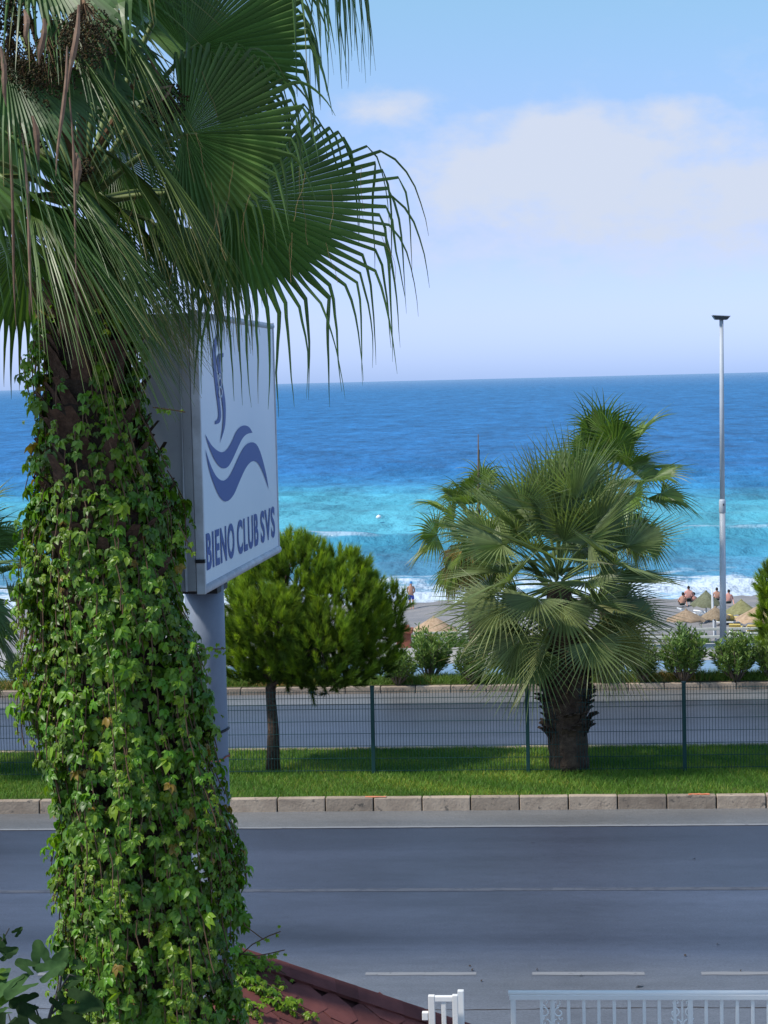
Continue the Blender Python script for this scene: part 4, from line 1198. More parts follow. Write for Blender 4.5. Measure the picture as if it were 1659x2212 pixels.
midpalm(pl2, 2.75, .20, 34, .85, .92, 17, 'slender fan palm by the promenade with a skirt of dead brown leaves', lean=(-.05, .1), elev=(80, -60), boots=40, droop=.25, bulge=False, nseg=24, split=.42, tint=(1.5, 1.3, .9), skirt=30)
b = MB(); sb = on_y(1037, 1398, 45.6); sb[2] = .15
stp = thing('dead_palm_stem', sb, 'thin bare brown stem sticking up behind the skirted palm', 'dead stem')
tp = at(1033, 938, 45.4)
b.tube([sb, sb*.6+tp*.4, sb*.2+tp*.8, tp], [.05, .042, .03, .010], 7); b.build('stem', M['twig'], stp, smooth=True)
b = MB(); mpt = sb*.12+tp*.88; b.tube([mpt, mpt+np.array([.03, 0, .25])], [.025, .006], 5); b.build('stub', M['pinebark'], stp)

# ------------------------------------------------------------------ pines
def tuft(n_, seed):
    """brush of long needles around a short shoot, +z outward"""
    r_ = np.random.default_rng(seed); V_ = []; T_ = []; C_ = []
    for i in range(n_):
        z0 = r_.uniform(-.02, .13); a = r_.uniform(0, 2*math.pi); e_ = r_.uniform(.25, .95) - .3*(z0/.13)
        d = np.array([math.sin(e_)*math.cos(a), math.sin(e_)*math.sin(a), math.cos(e_)])
        ln = r_.uniform(.085, .135); s_ = nrm(np.cross(d, r_.normal(size=3)))*.0036
        p = np.array([0, 0, z0]); k = len(V_)
        V_ += [p-s_, p+s_, p+d*ln]; T_.append((k, k+1, k+2)); q_ = r_.uniform(.75, 1.2); C_ += [np.ones(3)*q_*.8, np.ones(3)*q_*.8, np.ones(3)*q_*1.15]
    return np.array(V_), np.array(T_), np.array(C_)
TUFTS = [tuft(120, i) for i in range(4)]
def pine(base, label, blobs, trunk_h, r0, ntuft, seed, scale=1.0):
    """blobs: (centre, radii) in world units that make the crown's outline"""
    root = thing('pine_tree', base, label, 'pine tree')
    r_ = np.random.default_rng(seed)
    cs = np.array([q_[0] for q_ in blobs]); rs = np.array([q_[1] for q_ in blobs])
    mid = cs.mean(0); top = np.array([mid[0], mid[1], cs[:, 2].max()])
    b = MB(); pts = [base, base+np.array([.02, 0, trunk_h*.5]), base+np.array([-.01, 0, trunk_h])]; 
    pts += [pts[-1]*.5+top*.5, top]
    b.tube(pts, [r0*1.25, r0, r0*.85, r0*.5, r0*.12], 12); b.build('trunk', M['pinebark'], root, smooth=True)
    limbs = MB(); locs = []; dirs = []; tn = []
    w = (rs[:, 0]*rs[:, 1]*rs[:, 2])**(2/3); w = w/w.sum()
    tries = 0
    while len(locs) < ntuft and tries < ntuft*30:
        tries += 1
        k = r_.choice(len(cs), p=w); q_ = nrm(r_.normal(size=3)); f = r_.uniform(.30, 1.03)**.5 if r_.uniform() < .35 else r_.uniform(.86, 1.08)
        p = cs[k]+q_*rs[k]*f
        # inside another blob: keep only some
        ins = min(np.linalg.norm((p-cs[j])/rs[j]) for j in range(len(cs)) if j != k) if len(cs) > 1 else 9
        if ins < .7 and r_.uniform() < .85: continue
        locs.append(p); d = nrm(q_*.6+Z*.85+r_.normal(0, .2, 3)); dirs.append(d)
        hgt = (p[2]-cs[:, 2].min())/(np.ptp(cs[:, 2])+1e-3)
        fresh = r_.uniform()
        tn.append(np.array([.9+.9*fresh**2, .95+.65*fresh**2, .9])*r_.uniform(.75, 1.2) if f > .86 and q_[2] > -.6 else np.array([.5, .54, .5])*r_.uniform(.7, 1.2))  # light and shade put into the tint: outer tufts bright, inner and lower dark
    for k in range(len(cs)):
        s = base+Z*(trunk_h+.25*r_.uniform(0, 1)*(top[2]-base[2]-trunk_h)); limbs.tube([s, s*.5+cs[k]*.5-Z*.05, cs[k]], [r0*.45, r0*.3, r0*.12], 6)
        for j in range(7):
            q_ = nrm(r_.normal(size=3)); limbs.tube([cs[k], cs[k]+q_*rs[k]*.5-Z*.02, cs[k]+q_*rs[k]*.9], [r0*.12, r0*.08, r0*.04], 4)
    limbs.build('limbs', M['pinebark'], root)
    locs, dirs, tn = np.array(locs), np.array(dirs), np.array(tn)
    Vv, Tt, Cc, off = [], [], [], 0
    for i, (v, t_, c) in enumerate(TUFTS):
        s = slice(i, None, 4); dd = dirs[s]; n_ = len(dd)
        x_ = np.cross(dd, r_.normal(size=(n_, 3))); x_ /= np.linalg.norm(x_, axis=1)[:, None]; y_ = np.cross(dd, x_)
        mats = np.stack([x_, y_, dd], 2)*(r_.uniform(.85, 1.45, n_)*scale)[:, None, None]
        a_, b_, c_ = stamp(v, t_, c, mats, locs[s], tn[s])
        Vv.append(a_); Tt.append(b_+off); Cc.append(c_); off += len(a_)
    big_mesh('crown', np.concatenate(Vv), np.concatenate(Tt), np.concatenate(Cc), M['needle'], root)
    return root
pbase = on_z(590, 1665, .18)
def pb_(px, py, dy, rx, ry, rz): 
    q_ = at(px, py, np.dot(pbase-CAM, FW)); return (q_+np.array([0, dy, 0]), np.array([rx, ry, rz])/134.0)
pine(pbase, 'round-crowned young pine on the lawn right of the sign pole', [
    pb_(640, 1265, 0, 100, 90, 95), pb_(560, 1330, -.3, 80, 85, 70), pb_(600, 1400, .1, 115, 115, 80), pb_(730, 1330, 0, 105, 100, 105),
    pb_(790, 1390, .2, 70, 70, 85), pb_(700, 1430, 0, 110, 110, 65), pb_(620, 1225, .1, 50, 50, 52), pb_(530, 1420, 0, 55, 60, 55), pb_(845, 1335, .2, 22, 22, 55), pb_(740, 1260, .2, 60, 60, 60), pb_(560, 1275, .3, 55, 60, 55),
    pb_(700, 1380, -.7, 70, 50, 70), pb_(600, 1330, -.7, 60, 50, 60)], 1.35, .095, 2500, 21)
pr2 = on_y(1690, 1480, 40.7); pr2[2] = .15
def pc_(px, py, dy, rx, ry, rz):
    q_ = at(px, py, 40.4); return (q_+np.array([0, dy, 0]), np.array([rx, ry, rz])/104.0)
pine(pr2, 'young pine cut off by the right edge of the picture, by the far verge', [pc_(1682, 1330, 0, 42, 42, 60), pc_(1668, 1265, 0, 26, 26, 40), pc_(1700, 1400, 0, 52, 50, 50), pc_(1720, 1280, .2, 50, 50, 60)], .35, .07, 700, 22)

# ------------------------------------------------------------------ oleanders
def bush_mesh(seed, n_stem=70, W_=.42, H_=.85):
    r_ = np.random.default_rng(seed); V_ = []; T_ = []; C_ = []; st = MB()
    for k in range(n_stem):
        ph = r_.uniform(0, 2*math.pi); e_ = r_.uniform(0, 1)**.6
        tip = np.array([math.cos(ph)*W_*e_, math.sin(ph)*W_*e_, H_*(1-.38*e_*e_)*r_.uniform(.72, 1.12)])
        b0_ = np.array([math.cos(ph)*.06, math.sin(ph)*.06, 0]); mid = np.array([tip[0]*.75, tip[1]*.75, tip[2]*.5])
        pts = [b0_*(1-t_)**2+2*mid*t_*(1-t_)+tip*t_**2 for t_ in np.linspace(0, 1, 6)]
        if k < 40: st.tube(pts, [.010, .009, .008, .006, .004, .002], 4)
        fresh = r_.uniform(0, 1)
        for j in range(40):
            t_ = r_.uniform(.22, 1.0)**.8; p = b0_*(1-t_)**2+2*mid*t_*(1-t_)+tip*t_**2
            tg = nrm(2*(1-t_)*(mid-b0_)+2*t_*(tip-mid)); sd = nrm(np.cross(tg, r_.normal(size=3)))
            d = nrm(tg*.75+sd*.75+r_.normal(0, .1, 3)); ln = r_.uniform(.07, .13); w_ = nrm(np.cross(d, r_.normal(size=3)))*.013
            q_ = r_.uniform(.7, 1.2); i0 = len(V_); V_ += [p, p+d*ln*.5-w_, p+d*ln*.5+w_, p+d*ln]; T_ += [(i0, i0+1, i0+2), (i0+1, i0+3, i0+2)]
            tc_ = np.array([1+.45*fresh*t_, 1+.18*fresh*t_, 1])*q_; C_ += [tc_]*4
    return np.array(V_), np.array(T_), np.array(C_), st
BM = [bush_mesh(60+i) for i in range(3)]
for i, (px, py, w_, h_, label) in enumerate((
        (858, 1484, .95, .80, 'oleander shrub close to the right of the pine crown, leftmost of the pair'), (928, 1466, 1.0, 1.08, 'rounded oleander shrub between the pine and the bushy palm'),
        (1018, 1484, .80, .85, 'dark oleander partly behind the left fronds of the bushy palm'), (1110, 1470, .7, .80, 'small oleander glimpsed behind the bushy palm trunk on its left'),
        (1392, 1480, .9, .9, 'dark oleander under the right fronds of the bushy palm'), (1478, 1474, 1.15, 1.18, 'large oleander left of the lamp post'),
        (1596, 1476, 1.15, 1.02, 'spreading oleander right of the lamp post'), (1668, 1470, .8, 1.0, 'oleander at the right edge in front of the cut-off pine'),
        (42, 1480, .75, .72, 'oleander at the left edge beyond the wire fence'), (1300, 1478, .8, .75, 'low oleander right behind the bushy palm trunk'))):
    p = on_z(px, py, .15); p[1] = min(max(p[1], 40.35), 41.1)
    root = thing('oleander_shrub', p, label, 'shrub', 'oleanders along the verge')
    v, t_, c, st = BM[i % 3]; a = i*1.3; Rz = np.array([[math.cos(a), -math.sin(a), 0], [math.sin(a), math.cos(a), 0], [0, 0, 1]])
    S_ = np.diag([w_*1.1, w_*1.1, h_*1.1])
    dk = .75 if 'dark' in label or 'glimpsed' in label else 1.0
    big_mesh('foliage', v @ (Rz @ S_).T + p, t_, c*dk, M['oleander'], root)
    s2 = MB(); s2.add(np.concatenate(st.v) @ (Rz @ S_).T + p, st.f); s2.build('stems', M['twig'], root)

# low green plants behind the railing on the left and by the loungers
for (px, py, Yp, w_, h_, label) in ((905, 1380, 55.0, 1.5, .5, 'low leafy bank plant by the terracotta-capped pillar'), (975, 1382, 55.3, 1.7, .5, 'low leafy hedge plant behind the railing under the skirted palm'), (1475, 1372, 58.5, .8, .5, 'small weedy plant behind the rails left of the lamp post'), (1515, 1378, 58.2, .7, .5, 'small weedy plant behind the rails just left of the lamp post'), (1620, 1385, 55.4, .7, .3, 'sparse weed at the foot of the rails right of the lamp post')):
    p = on_y(px, py, Yp); p[2] = ground_z(Yp)
    h_ = max(h_, at(px, py-35, Yp)[2]-p[2])
    root = thing('low_plant', p, label, 'plant', 'plants behind the railing')
    v, t_, c, st = BM[1]; S_ = np.diag([w_, w_*.6, h_]); sub = t_[:len(t_)*2//3]
    big_mesh('foliage', v @ S_.T + p, sub, c*np.array([.8, .95, .8]), M['oleander'], root)

# ------------------------------------------------------------------ wire fence on the median
YF = 30.93
fx = [on_y(px, 1600, YF)[0] for px in (1140,)][0]
fence = thing('wire_fence', (fx, YF, .17), 'dark green welded wire fence with square posts along the median lawn', 'fence')
b = MB(); b.box((fx, YF, .17+.70), (.062, .062, 1.42)); p0 = b.build('post', M['wire'], fence, bevel=.006)
b = MB(); b.box((fx, YF, .17+1.415), (.07, .07, .02)); c0 = b.build('post_cap', M['wire'], p0)
PW = 2.49
b = MB()
ztop = .17+1.36
for k in range(50):
    x = fx+.035+(PW-.07)*(k+.5)/50
    b.box((x, YF, .17+.70), (.0062, .0062, 1.34))
for h_ in (.06, .26, .46, .66, .86, 1.06, 1.14, 1.24, 1.345):
    b.box((fx+PW/2, YF-.006-(.03 if h_ == 1.14 else 0), .17+h_), (PW-.04, .0075, .0075))
w0 = b.build('mesh_panel', M['wire'], fence)
for k in range(-6, 5):
    if k == 0: continue
    q_ = p0.copy(); COL.objects.link(q_); q_.parent = fence; q_.location = (k*PW, 0, random.uniform(-.02, .02)); q_.rotation_euler = (random.uniform(-.012, .012), random.uniform(-.010, .010), 0)
    q2 = c0.copy(); COL.objects.link(q2); q2.parent = q_
    q3 = w0.copy(); COL.objects.link(q3); q3.parent = fence; q3.location = (k*PW, 0, random.uniform(-.015, .015))

# ------------------------------------------------------------------ lamp post
lb_ = on_y(1562, 1392, 45.4); lb_[2] = .158
lamp = thing('lamp_post', lb_, 'tall pale grey lamp post with a flat head on the promenade', 'lamp post')
ltop = at(1553.5, 686, np.dot(lb_-CAM, FW))
ltop[0] = lb_[0]+(ltop[0]-lb_[0]); ltop[1] = lb_[1]
H1 = ltop[2]
zc = at(1560, 1090, np.dot(lb_-CAM, FW))[2]
def lpt(z): t_ = (z-lb_[2])/(H1-lb_[2]); return np.array([lb_[0]*(1-t_)+ltop[0]*t_, lb_[1], z])
b = MB(); b.tube([lpt(z) for z in (lb_[2], zc)], [.078, .066], 18); b.build('lower_shaft', M['lamp'], lamp, smooth=True)
b = MB(); b.tube([lpt(z) for z in (zc, H1-.05)], [.058, .046], 18); b.build('upper_shaft', M['lamp'], lamp, smooth=True)
b = MB(); b.tube([lpt(z) for z in (zc-.18, zc-.16, zc+.10, zc+.14)], [.070, .078, .078, .060], 18); cl = b.build('collar', M['lamp'], lamp, smooth=True)
b = MB(); b.box(lpt(zc+.02)+np.array([.02, -.078, 0]), (.03, .02, .05)); b.build('latch', M['lampdark'], cl)
b = MB(); hp_ = lpt(H1)
b.add([hp_+np.array(q_) for q_ in ((-.20, -.12, .03), (.19, -.12, .0), (.19, .25, .0), (-.20, .25, .03), (-.14, -.08, -.06), (.13, -.08, -.07), (.13, .2, -.07), (-.14, .2, -.06))],
      [(0, 1, 2, 3), (7, 6, 5, 4), (0, 4, 5, 1), (1, 5, 6, 2), (2, 6, 7, 3), (3, 7, 4, 0)]); hd_ = b.build('lamp_head', M['lampdark'], lamp, bevel=.01)
b = MB(); b.box(hp_+np.array([-.005, .06, .026]), (.41, .38, .014), R=np.array([[1, 0, .075], [0, 1, 0], [-.075, 0, 1]])); b.build('head_cover', M['lamp'], hd_)
b = MB(); b.lathe(lb_, [(.16, 0), (.16, .02), (.085, .025), (.08, .2)], 16); b.build('base_flange', M['lamp'], lamp)

# ------------------------------------------------------------------ promenade railing
YR = 57.0
xr0, xr1 = on_y(420, 1385, YR)[0], on_y(1760, 1385, YR)[0]
rz0 = ground_z(YR)
rl = thing('beach_railing', ((xr0+xr1)/2, YR, rz0), 'weathered pale three-rail railing on the bank between promenade and beach', 'railing')
for z in (-.96, -1.185, -1.41):
    b = MB(); b.box(((xr0+xr1)/2, YR, z), (xr1-xr0, .06, .075)); b.build('rail', M['rail'], rl, bevel=.01)
x = on_y(1641, 1365, YR)[0]
while x > xr0:
    b = MB(); b.box((x, YR+.075, (rz0-.1-.93)/2), (.09, .09, -.93-rz0+.1)); b.build('post', M['rail'], rl, bevel=.01); x -= 3.1
# terracotta capped pillar
pc = on_y(873, 1398, 50.0); pc[2] = ground_z(50.0)
pil = thing('capped_pillar', pc, 'small brown-red pillar with a stepped terracotta cap by the pine', 'pillar')
k_ = 92.0
b = MB(); b.box(pc+Z*.475, (.36, .36, .95)); b.build('shaft', M['terra'], pil, bevel=.01)
b = MB(); b.box(pc+Z*1.005, (.48, .48, .11)); b.build('lower_cap', M['terra'], pil, bevel=.012)
b = MB(); b.box(pc+Z*1.10, (.29, .29, .08)); b.build('upper_cap', M['terra'], pil, bevel=.012)

# ------------------------------------------------------------------ beach umbrellas and loungers
def umbrella(px, py, dep, dia, hc, col, label, pole_px=None):
    top = at(px, py, dep); gz = ground_z(top[1]); base = np.array([top[0], top[1], gz])
    root = thing('beach_umbrella', base, label, 'umbrella', 'straw umbrellas on the beach')
    r_ = np.random.default_rng(int(px)); b = MB(); S_ = 36; V_ = []; prof = [(.0, 0), (.12, -.03), (.45, -.40), (.8, -.78), (1.0, -1.0), (1.03, -1.12)]
    for f, z in prof:
        for k in range(S_):
            a = 2*math.pi*k/S_; j = 1+r_.uniform(-.03, .03)+(.04*r_.uniform(-1, 1) if f > .9 else 0)
            V_.append((top[0]+dia/2*f*j*math.cos(a), top[1]+dia/2*f*j*math.sin(a), top[2]+z*hc*(1+(.10*r_.uniform(-1, 1) if f > .9 else 0))))
    fs = [(i*S_+k, i*S_+(k+1) % S_, (i+1)*S_+(k+1) % S_, (i+1)*S_+k) for i in range(len(prof)-1) for k in range(S_)]
    tt = np.array([col])*r_.uniform(.8, 1.15, (len(V_), 1))
    b.add(V_, fs, tt); cn = b.build('canopy', M['straw'], root, smooth=True)
    b = MB(); b.lathe(top, [(.10, -.06), (.07, .03), (.02, .08)], 8, tint=col); b.build('finial', M['straw'], cn)
    b = MB(); b.tube([base-Z*.05, top-Z*.04], .045, 8); b.build('pole', M['white'], root, smooth=True)
    return root
umbrella(1525, 1278, 109, 1.75, .70, (.40, .52, .42), 'grey-green straw umbrella beside the seated bathers')
umbrella(1601, 1297, 104, 1.75, .60, (.62, .74, .45), 'green straw umbrella right of the lamp post')
umbrella(1640, 1309, 92, 2.25, .60, (1.05, .92, .78), 'tan straw umbrella at the right edge near the pine')
umbrella(1545, 1312, 98, 1.50, .48, (.70, .66, .58), 'faded grey-brown umbrella just left of the lamp post')
umbrella(1482, 1318, 97, 1.9, .45, (.85, .76, .66), 'flat tan umbrella at the tips of the right palm fronds')
umbrella(937, 1334, 90, 2.45, .66, (1.1, .95, .80), 'big tan straw umbrella behind the left palm')
wp = at(1542, 1344, 101); wp[2] = ground_z(wp[1])
cp = thing('closed_parasol', wp, 'thin white furled parasol pole standing between the beach umbrellas', 'parasol')
tpz = at(1538, 1268, 101)
b = MB(); b.tube([wp, (wp+tpz)/2], .035, 8); b.build('pole', M['white'], cp)
b = MB(); b.tube([(wp+tpz)/2-Z*.25, (wp+tpz)/2, wp*.2+tpz*.8, tpz], [.05, .075, .05, .012], 8); b.build('furled_canopy', M['white'], cp, smooth=True)

def lounger(px, py, dep, rz, cushion, label):
    p = on_ground(px, py); p[2] += .02
    root = thing('sun_lounger', p, label, 'sun lounger', 'sun loungers on the beach')
    cs, sn = math.cos(rz), math.sin(rz); R_ = np.array([[cs, -sn, 0], [sn, cs, 0], [0, 0, 1]])
    def bx_(name, c, s, m_, tilt=0.0):
        T_ = np.array([[math.cos(tilt), 0, math.sin(tilt)], [0, 1, 0], [-math.sin(tilt), 0, math.cos(tilt)]])
        b = MB(); b.box(p + R_ @ np.array(c), s, R=R_ @ T_); return b.build(name, m_, root, bevel=.01)
    bx_('frame', (0, 0, .30), (1.9, .62, .05), M['white'])
    for sx in (-.75, .75):
        for sy in (-.26, .26): bx_('leg', (sx, sy, .14), (.06, .05, .28), M['white'])
    bx_('cushion', (.28, 0, .365), (1.3, .58, .08), cushion)
    bx_('backrest', (-.66, 0, .53), (.70, .58, .08), cushion, tilt=.55)
lounger(1560, 1352, 0, 1.3, M['yellow'], 'yellow-cushioned sun lounger directly left of the lamp post')
lounger(1582, 1352, 0, 1.2, M['yellow'], 'yellow-cushioned sun lounger directly right of the lamp post')
lounger(1590, 1374, 0, 1.4, M['yellow'], 'nearest yellow sun lounger, seen between the lower rails')
lounger(1625, 1376, 0, 1.5, M['yellow'], 'yellow sun lounger seen through the rails under the tan umbrella')
lounger(1500, 1340, 0, .4, M['white'], 'white sun lounger near the flat tan umbrella')
lounger(1528, 1343, 0, .9, M['white'], 'white sun lounger beside the faded grey-brown umbrella')
lounger(1630, 1352, 0, .6, M['darkcloth'], 'dark sun lounger below the tan umbrella at the right edge')

# ------------------------------------------------------------------ buoys
def buoy(px, py, col, label, r):
    p = on_z(px, py, SEA+.55 if py < 1150 else SEA+.30)
    root = thing('buoy', p, label, 'buoy')
    b = MB(); b.lathe(p, [(.02, -.5*r), (.7*r, -.35*r), (r, 0), (.86*r, .5*r), (.45*r, .82*r), (.12*r, .92*r)], 14); b.build('float', col, root, smooth=True)
    b = MB(); b.tube([p+Z*.9*r, p+Z*1.15*r], .1*r, 6); b.build('eyelet', col, root)
buoy(818, 1118, M['white'], 'white round buoy floating on the turquoise water', .30)
buoy(752, 1208, M['yellow'], 'yellow buoy on the water just above the pine crown', .26)

# ------------------------------------------------------------------ people
def skin_mesh(name, verts, edges, radii, m_, parent, base, sub=2):
    me = bpy.data.meshes.new(name); me.from_pydata([tuple(v) for v in verts], edges, [])
    o = bpy.data.objects.new(name, me); COL.objects.link(o)
    md = o.modifiers.new('skin', 'SKIN')
    if not me.skin_vertices: me.attributes.new('skin', 'FLOAT', 'POINT')
    bpy.context.view_layer.objects.active = o
    for sv in me.skin_vertices:
        for i, d in enumerate(sv.data):
            r = radii[i]; d.radius = r if isinstance(r, tuple) else (r, r); d.use_root = (i == 0)
    sb_ = o.modifiers.new('sub', 'SUBSURF'); sb_.levels = sub; sb_.render_levels = sub
    bpy.context.view_layer.update()
    me2 = bpy.data.meshes.new_from_object(o.evaluated_get(bpy.context.evaluated_depsgraph_get()))
    bpy.data.objects.remove(o)
    me2.name = name; me2.materials.clear(); me2.materials.append(m_)
    for p in me2.polygons: p.use_smooth = True
    q_ = bpy.data.objects.new(name, me2); COL.objects.link(q_); q_.parent = parent
    return q_
def head_parts(root, c, fwd, hair, cap=None):
    """nose, ears and hair or cap around the head centre (local coordinates)"""
    fwd = nrm(np.array(fwd)); sd = np.cross(fwd, Z); og = origin(root)
    b = MB(); V_ = []; n_, k_2 = 8, 12
    hb = MB()
    S_ = 14; rows = 7; vv = []
    for i in range(rows+1):
        a = math.pi/2*i/rows*1.25
        for j in range(S_):
            t_ = 2*math.pi*j/S_; bk = -math.cos(t_)                       # lower at the back than over the face
            zz = math.cos(a*(1.0 if bk > 0 else .72)); rr_ = math.sin(a*(1.0 if bk > 0 else .72))
            vv.append(og + c + (fwd*math.cos(t_)*.108 + sd*math.sin(t_)*.090)*rr_ + Z*.125*zz + Z*.01 - fwd*.012)
    fs = [(i*S_+j, i*S_+(j+1) % S_, (i+1)*S_+(j+1) % S_, (i+1)*S_+j) for i in range(rows) for j in range(S_)]
    hb.add(vv, fs); h_ = hb.build('cap' if cap else 'hair', cap or hair, root, smooth=True)
    if cap:
        b = MB(); q_ = [(-.075, .09), (-.06, .17), (0, .20), (.06, .17), (.075, .09)]
        vv = [og+c+sd*x+fwd*y+Z*(.035-(y-.09)*.25) for x, y in q_] + [og+c+sd*x+fwd*y+Z*(.023-(y-.09)*.25) for x, y in q_]
        b.add(vv, [(0, 1, 2, 3, 4), (9, 8, 7, 6, 5)]+[(i, i+5, i+6, i+1) for i in range(4)]); b.build('brim', cap, h_)
def body(name, label, base, J, cloth=None, clothmat=None, skin='skin', hair=True, cap=None, fwd=(0, -1, 0)):
    """J: dict of local joints; one continuous skin surface"""
    root = thing('person', base, label, 'person')
    names = list(J.keys()); vs_ = [J[k][0] for k in names]; rs_ = [J[k][1] for k in names]
    ed = []
    par = {'chest': 'pelvis', 'neck': 'chest', 'head': 'neck', 'crown': 'head', 'nose': 'head'}
    for s in ('l', 'r'):
        par.update({s+'sh': 'chest', s+'el': s+'sh', s+'wr': s+'el', s+'pa': s+'wr', s+'hip': 'pelvis', s+'kn': s+'hip', s+'an': s+'kn', s+'to': s+'an'})
        for k, f in enumerate('abcde'): par[s+'f'+f] = s+'pa'
    par['belly'] = 'pelvis'; par['chest'] = 'belly'
    for k in names:
        if k in par and par[k] in J: ed.append((names.index(par[k]), names.index(k)))
    skin_mesh('body', vs_, ed, rs_, M[skin], root, base)
    if cloth: 
        cn = cloth[0]; skin_mesh('swim_trunks', cn[0], cn[1], cn[2], clothmat, root, base)
    head_parts(root, np.array(J['head'][0]), fwd, M['hair'], cap)
    return root
def fingers(J, s, p, d, side, drop):
    p, d, side = np.array(p), nrm(np.array(d)), nrm(np.array(side))
    for k, f in enumerate('abcd'):
        J[s+'f'+f] = (tuple(p + d*(.075+.012*(1-abs(k-1.4))) + side*(.016*(k-1.5)) + np.array(drop)*.02), .0085)
    J[s+'fe'] = (tuple(p + d*.03 + side*-.05), .009)
# the man walking up from the water, hands behind his back
mb = on_z(888.5, 1318, 0); Ym = 121.3; mb = on_y(888.5, 1317, Ym); mb[2] = ground_z(Ym)+.03
J = {'pelvis': ((0, 0, .93), (.155, .115)), 'belly': ((0, -.02, 1.10), (.150, .125)), 'chest': ((0, -.01, 1.33), (.165, .115)), 'neck': ((.01, -.02, 1.51), .058), 'head': ((.02, -.04, 1.64), (.082, .098)), 'crown': ((.02, -.035, 1.745), .055), 'nose': ((.035, -.14, 1.635), .014),
     'lsh': ((.185, .0, 1.42), .062), 'lel': ((.235, .09, 1.14), .046), 'lwr': ((.13, .17, .98), .034), 'lpa': ((.06, .19, .96), .036),
     'rsh': ((-.185, .0, 1.42), .062), 'rel': ((-.245, .09, 1.14), .046), 'rwr': ((-.14, .17, .97), .034), 'rpa': ((-.05, .20, .95), .036),
     'lhip': ((.095, 0, .84), .088), 'lkn': ((.125, -.07, .48), .060), 'lan': ((.13, .03, .09), .040), 'lto': ((.14, -.13, .035), .038),
     'rhip': ((-.095, 0, .84), .088), 'rkn': ((-.075, .02, .47), .060), 'ran': ((-.02, .06, .08), .040), 'rto': ((-.03, -.10, .03), .038)}
fingers(J, 'l', J['lpa'][0], (-1, .1, -.2), (0, .2, 1), (0, 0, -1)); fingers(J, 'r', J['rpa'][0], (1, .1, -.2), (0, .2, 1), (0, 0, -1))
cl_ = ([(0, 0, .98), (0, 0, .90), (.100, 0, .82), (.120, -.045, .60), (-.100, 0, .82), (-.085, .005, .58)], [(0, 1), (1, 2), (2, 3), (1, 4), (4, 5)], [(.166, .128), (.168, .13), .108, .098, .108, .098])
body('person', 'man in blue swim trunks and a blue cap walking up the beach', mb, J, (cl_,), M['trunks'], cap=M['cap'])
def seated(px, py, Yp, label, skin, sc=1.0, lean=0.0, high=0.0, head_turn=0.0, arms='back'):
    p = on_y(px, py, Yp); g_ = ground_z(Yp); p[2] = g_ + high
    J = {'pelvis': ((0, 0, .11), (.165, .12)), 'belly': ((lean*.3, .02, .27), (.145, .11)), 'chest': ((lean*.7, .04, .50), (.165, .11)), 'neck': ((lean, .05, .67), .055), 'head': ((lean*1.1, .06, .79), (.080, .096)), 'crown': ((lean*1.15, .06, .89), .055), 'nose': ((lean*1.1, .16, .78), .014),
         'lsh': ((.18+lean*.8, .04, .58), .06), 'lel': ((.27, .10, .33), .044), 'lwr': ((.22, .30, .24) if arms != 'back' else (.30, -.12, .10), .033), 'lpa': ((.19, .36, .25) if arms != 'back' else (.31, -.18, .04), .036),
         'rsh': ((-.18+lean*.8, .04, .58), .06), 'rel': ((-.27, .10, .33), .044), 'rwr': ((-.22, .30, .24), .033), 'rpa': ((-.18, .36, .25), .036),
         'lhip': ((.10, .06, .12), .09), 'lkn': ((.19, .46, .36), .062), 'lan': ((.15, .72, .06), .042), 'lto': ((.16, .88, .04), .036),
         'rhip': ((-.10, .06, .12), .09), 'rkn': ((-.19, .46, .34), .062), 'ran': ((-.15, .74, .06), .042), 'rto': ((-.16, .9, .04), .036)}
    fingers(J, 'l', J['lpa'][0], (0, 1, -.2) if arms != 'back' else (.1, -1, -.1), (1, 0, 0), (0, 0, -1)); fingers(J, 'r', J['rpa'][0], (0, 1, -.2), (-1, 0, 0), (0, 0, -1))
    J = {k: (tuple(np.array(v[0])*sc), tuple(np.array(v[1])*sc) if isinstance(v[1], tuple) else v[1]*sc) for k, v in J.items()}
    c_ = ([(0, 0, .20*sc), (0, .01, .11*sc), (.10*sc, .08*sc, .12*sc), (.15*sc, .28*sc, .25*sc), (-.10*sc, .08*sc, .12*sc), (-.15*sc, .28*sc, .24*sc)], [(0, 1), (1, 2), (2, 3), (1, 4), (4, 5)], [(.168*sc, .125*sc), (.18*sc, .135*sc), .105*sc, .090*sc, .105*sc, .090*sc])
    r = body('person', label, p, J, (c_,), M['darkcloth'], skin=skin, fwd=(0, 1, 0))
    return r
seated(1474, 1306, 121.0, 'tanned bather with dark hair sitting on the shingle, left of the pale-backed man', 'skin', .92, .05, .0)
seated(1488, 1302, 121.6, 'pale-backed man sitting upright in dark trunks on a low seat facing the sea', 'skinpink', 1.08, .0, .22, arms='lap')
# his low seat
sp0 = on_y(1488, 1302, 121.6); sp0[2] = ground_z(121.6)
stl = thing('beach_stool', sp0, 'low dark stool under the pale-backed man', 'stool')
b = MB(); b.box(sp0+np.array([0, .1, .235]), (.5, .45, .05)); b.build('seat', M['darkcloth'], stl, bevel=.01)
for sx in (-.2, .2):
    for sy in (-.08, .27):
        b = MB(); b.tube([sp0+np.array([sx, sy, 0]), sp0+np.array([sx*.9, sy, .22])], .018, 6); b.build('leg', M['white'], stl)
seated(1498, 1305, 122.4, 'small bather half hidden behind the grey-green umbrella', 'skinpink', .80, .04, .0)
seated(1549, 1304, 123.5, 'dark-haired bather whose head shows left of the lamp post', 'skin', .95, .0, .12)
seated(1574, 1306, 120.5, 'sunburnt man sitting with his back turned right of the lamp post', 'skinpink', 1.0, .02, .10)
seated(800, 1296, 122.5, 'bather beside the top right of the pine crown', 'skin', .95, .0, .25, arms='lap')

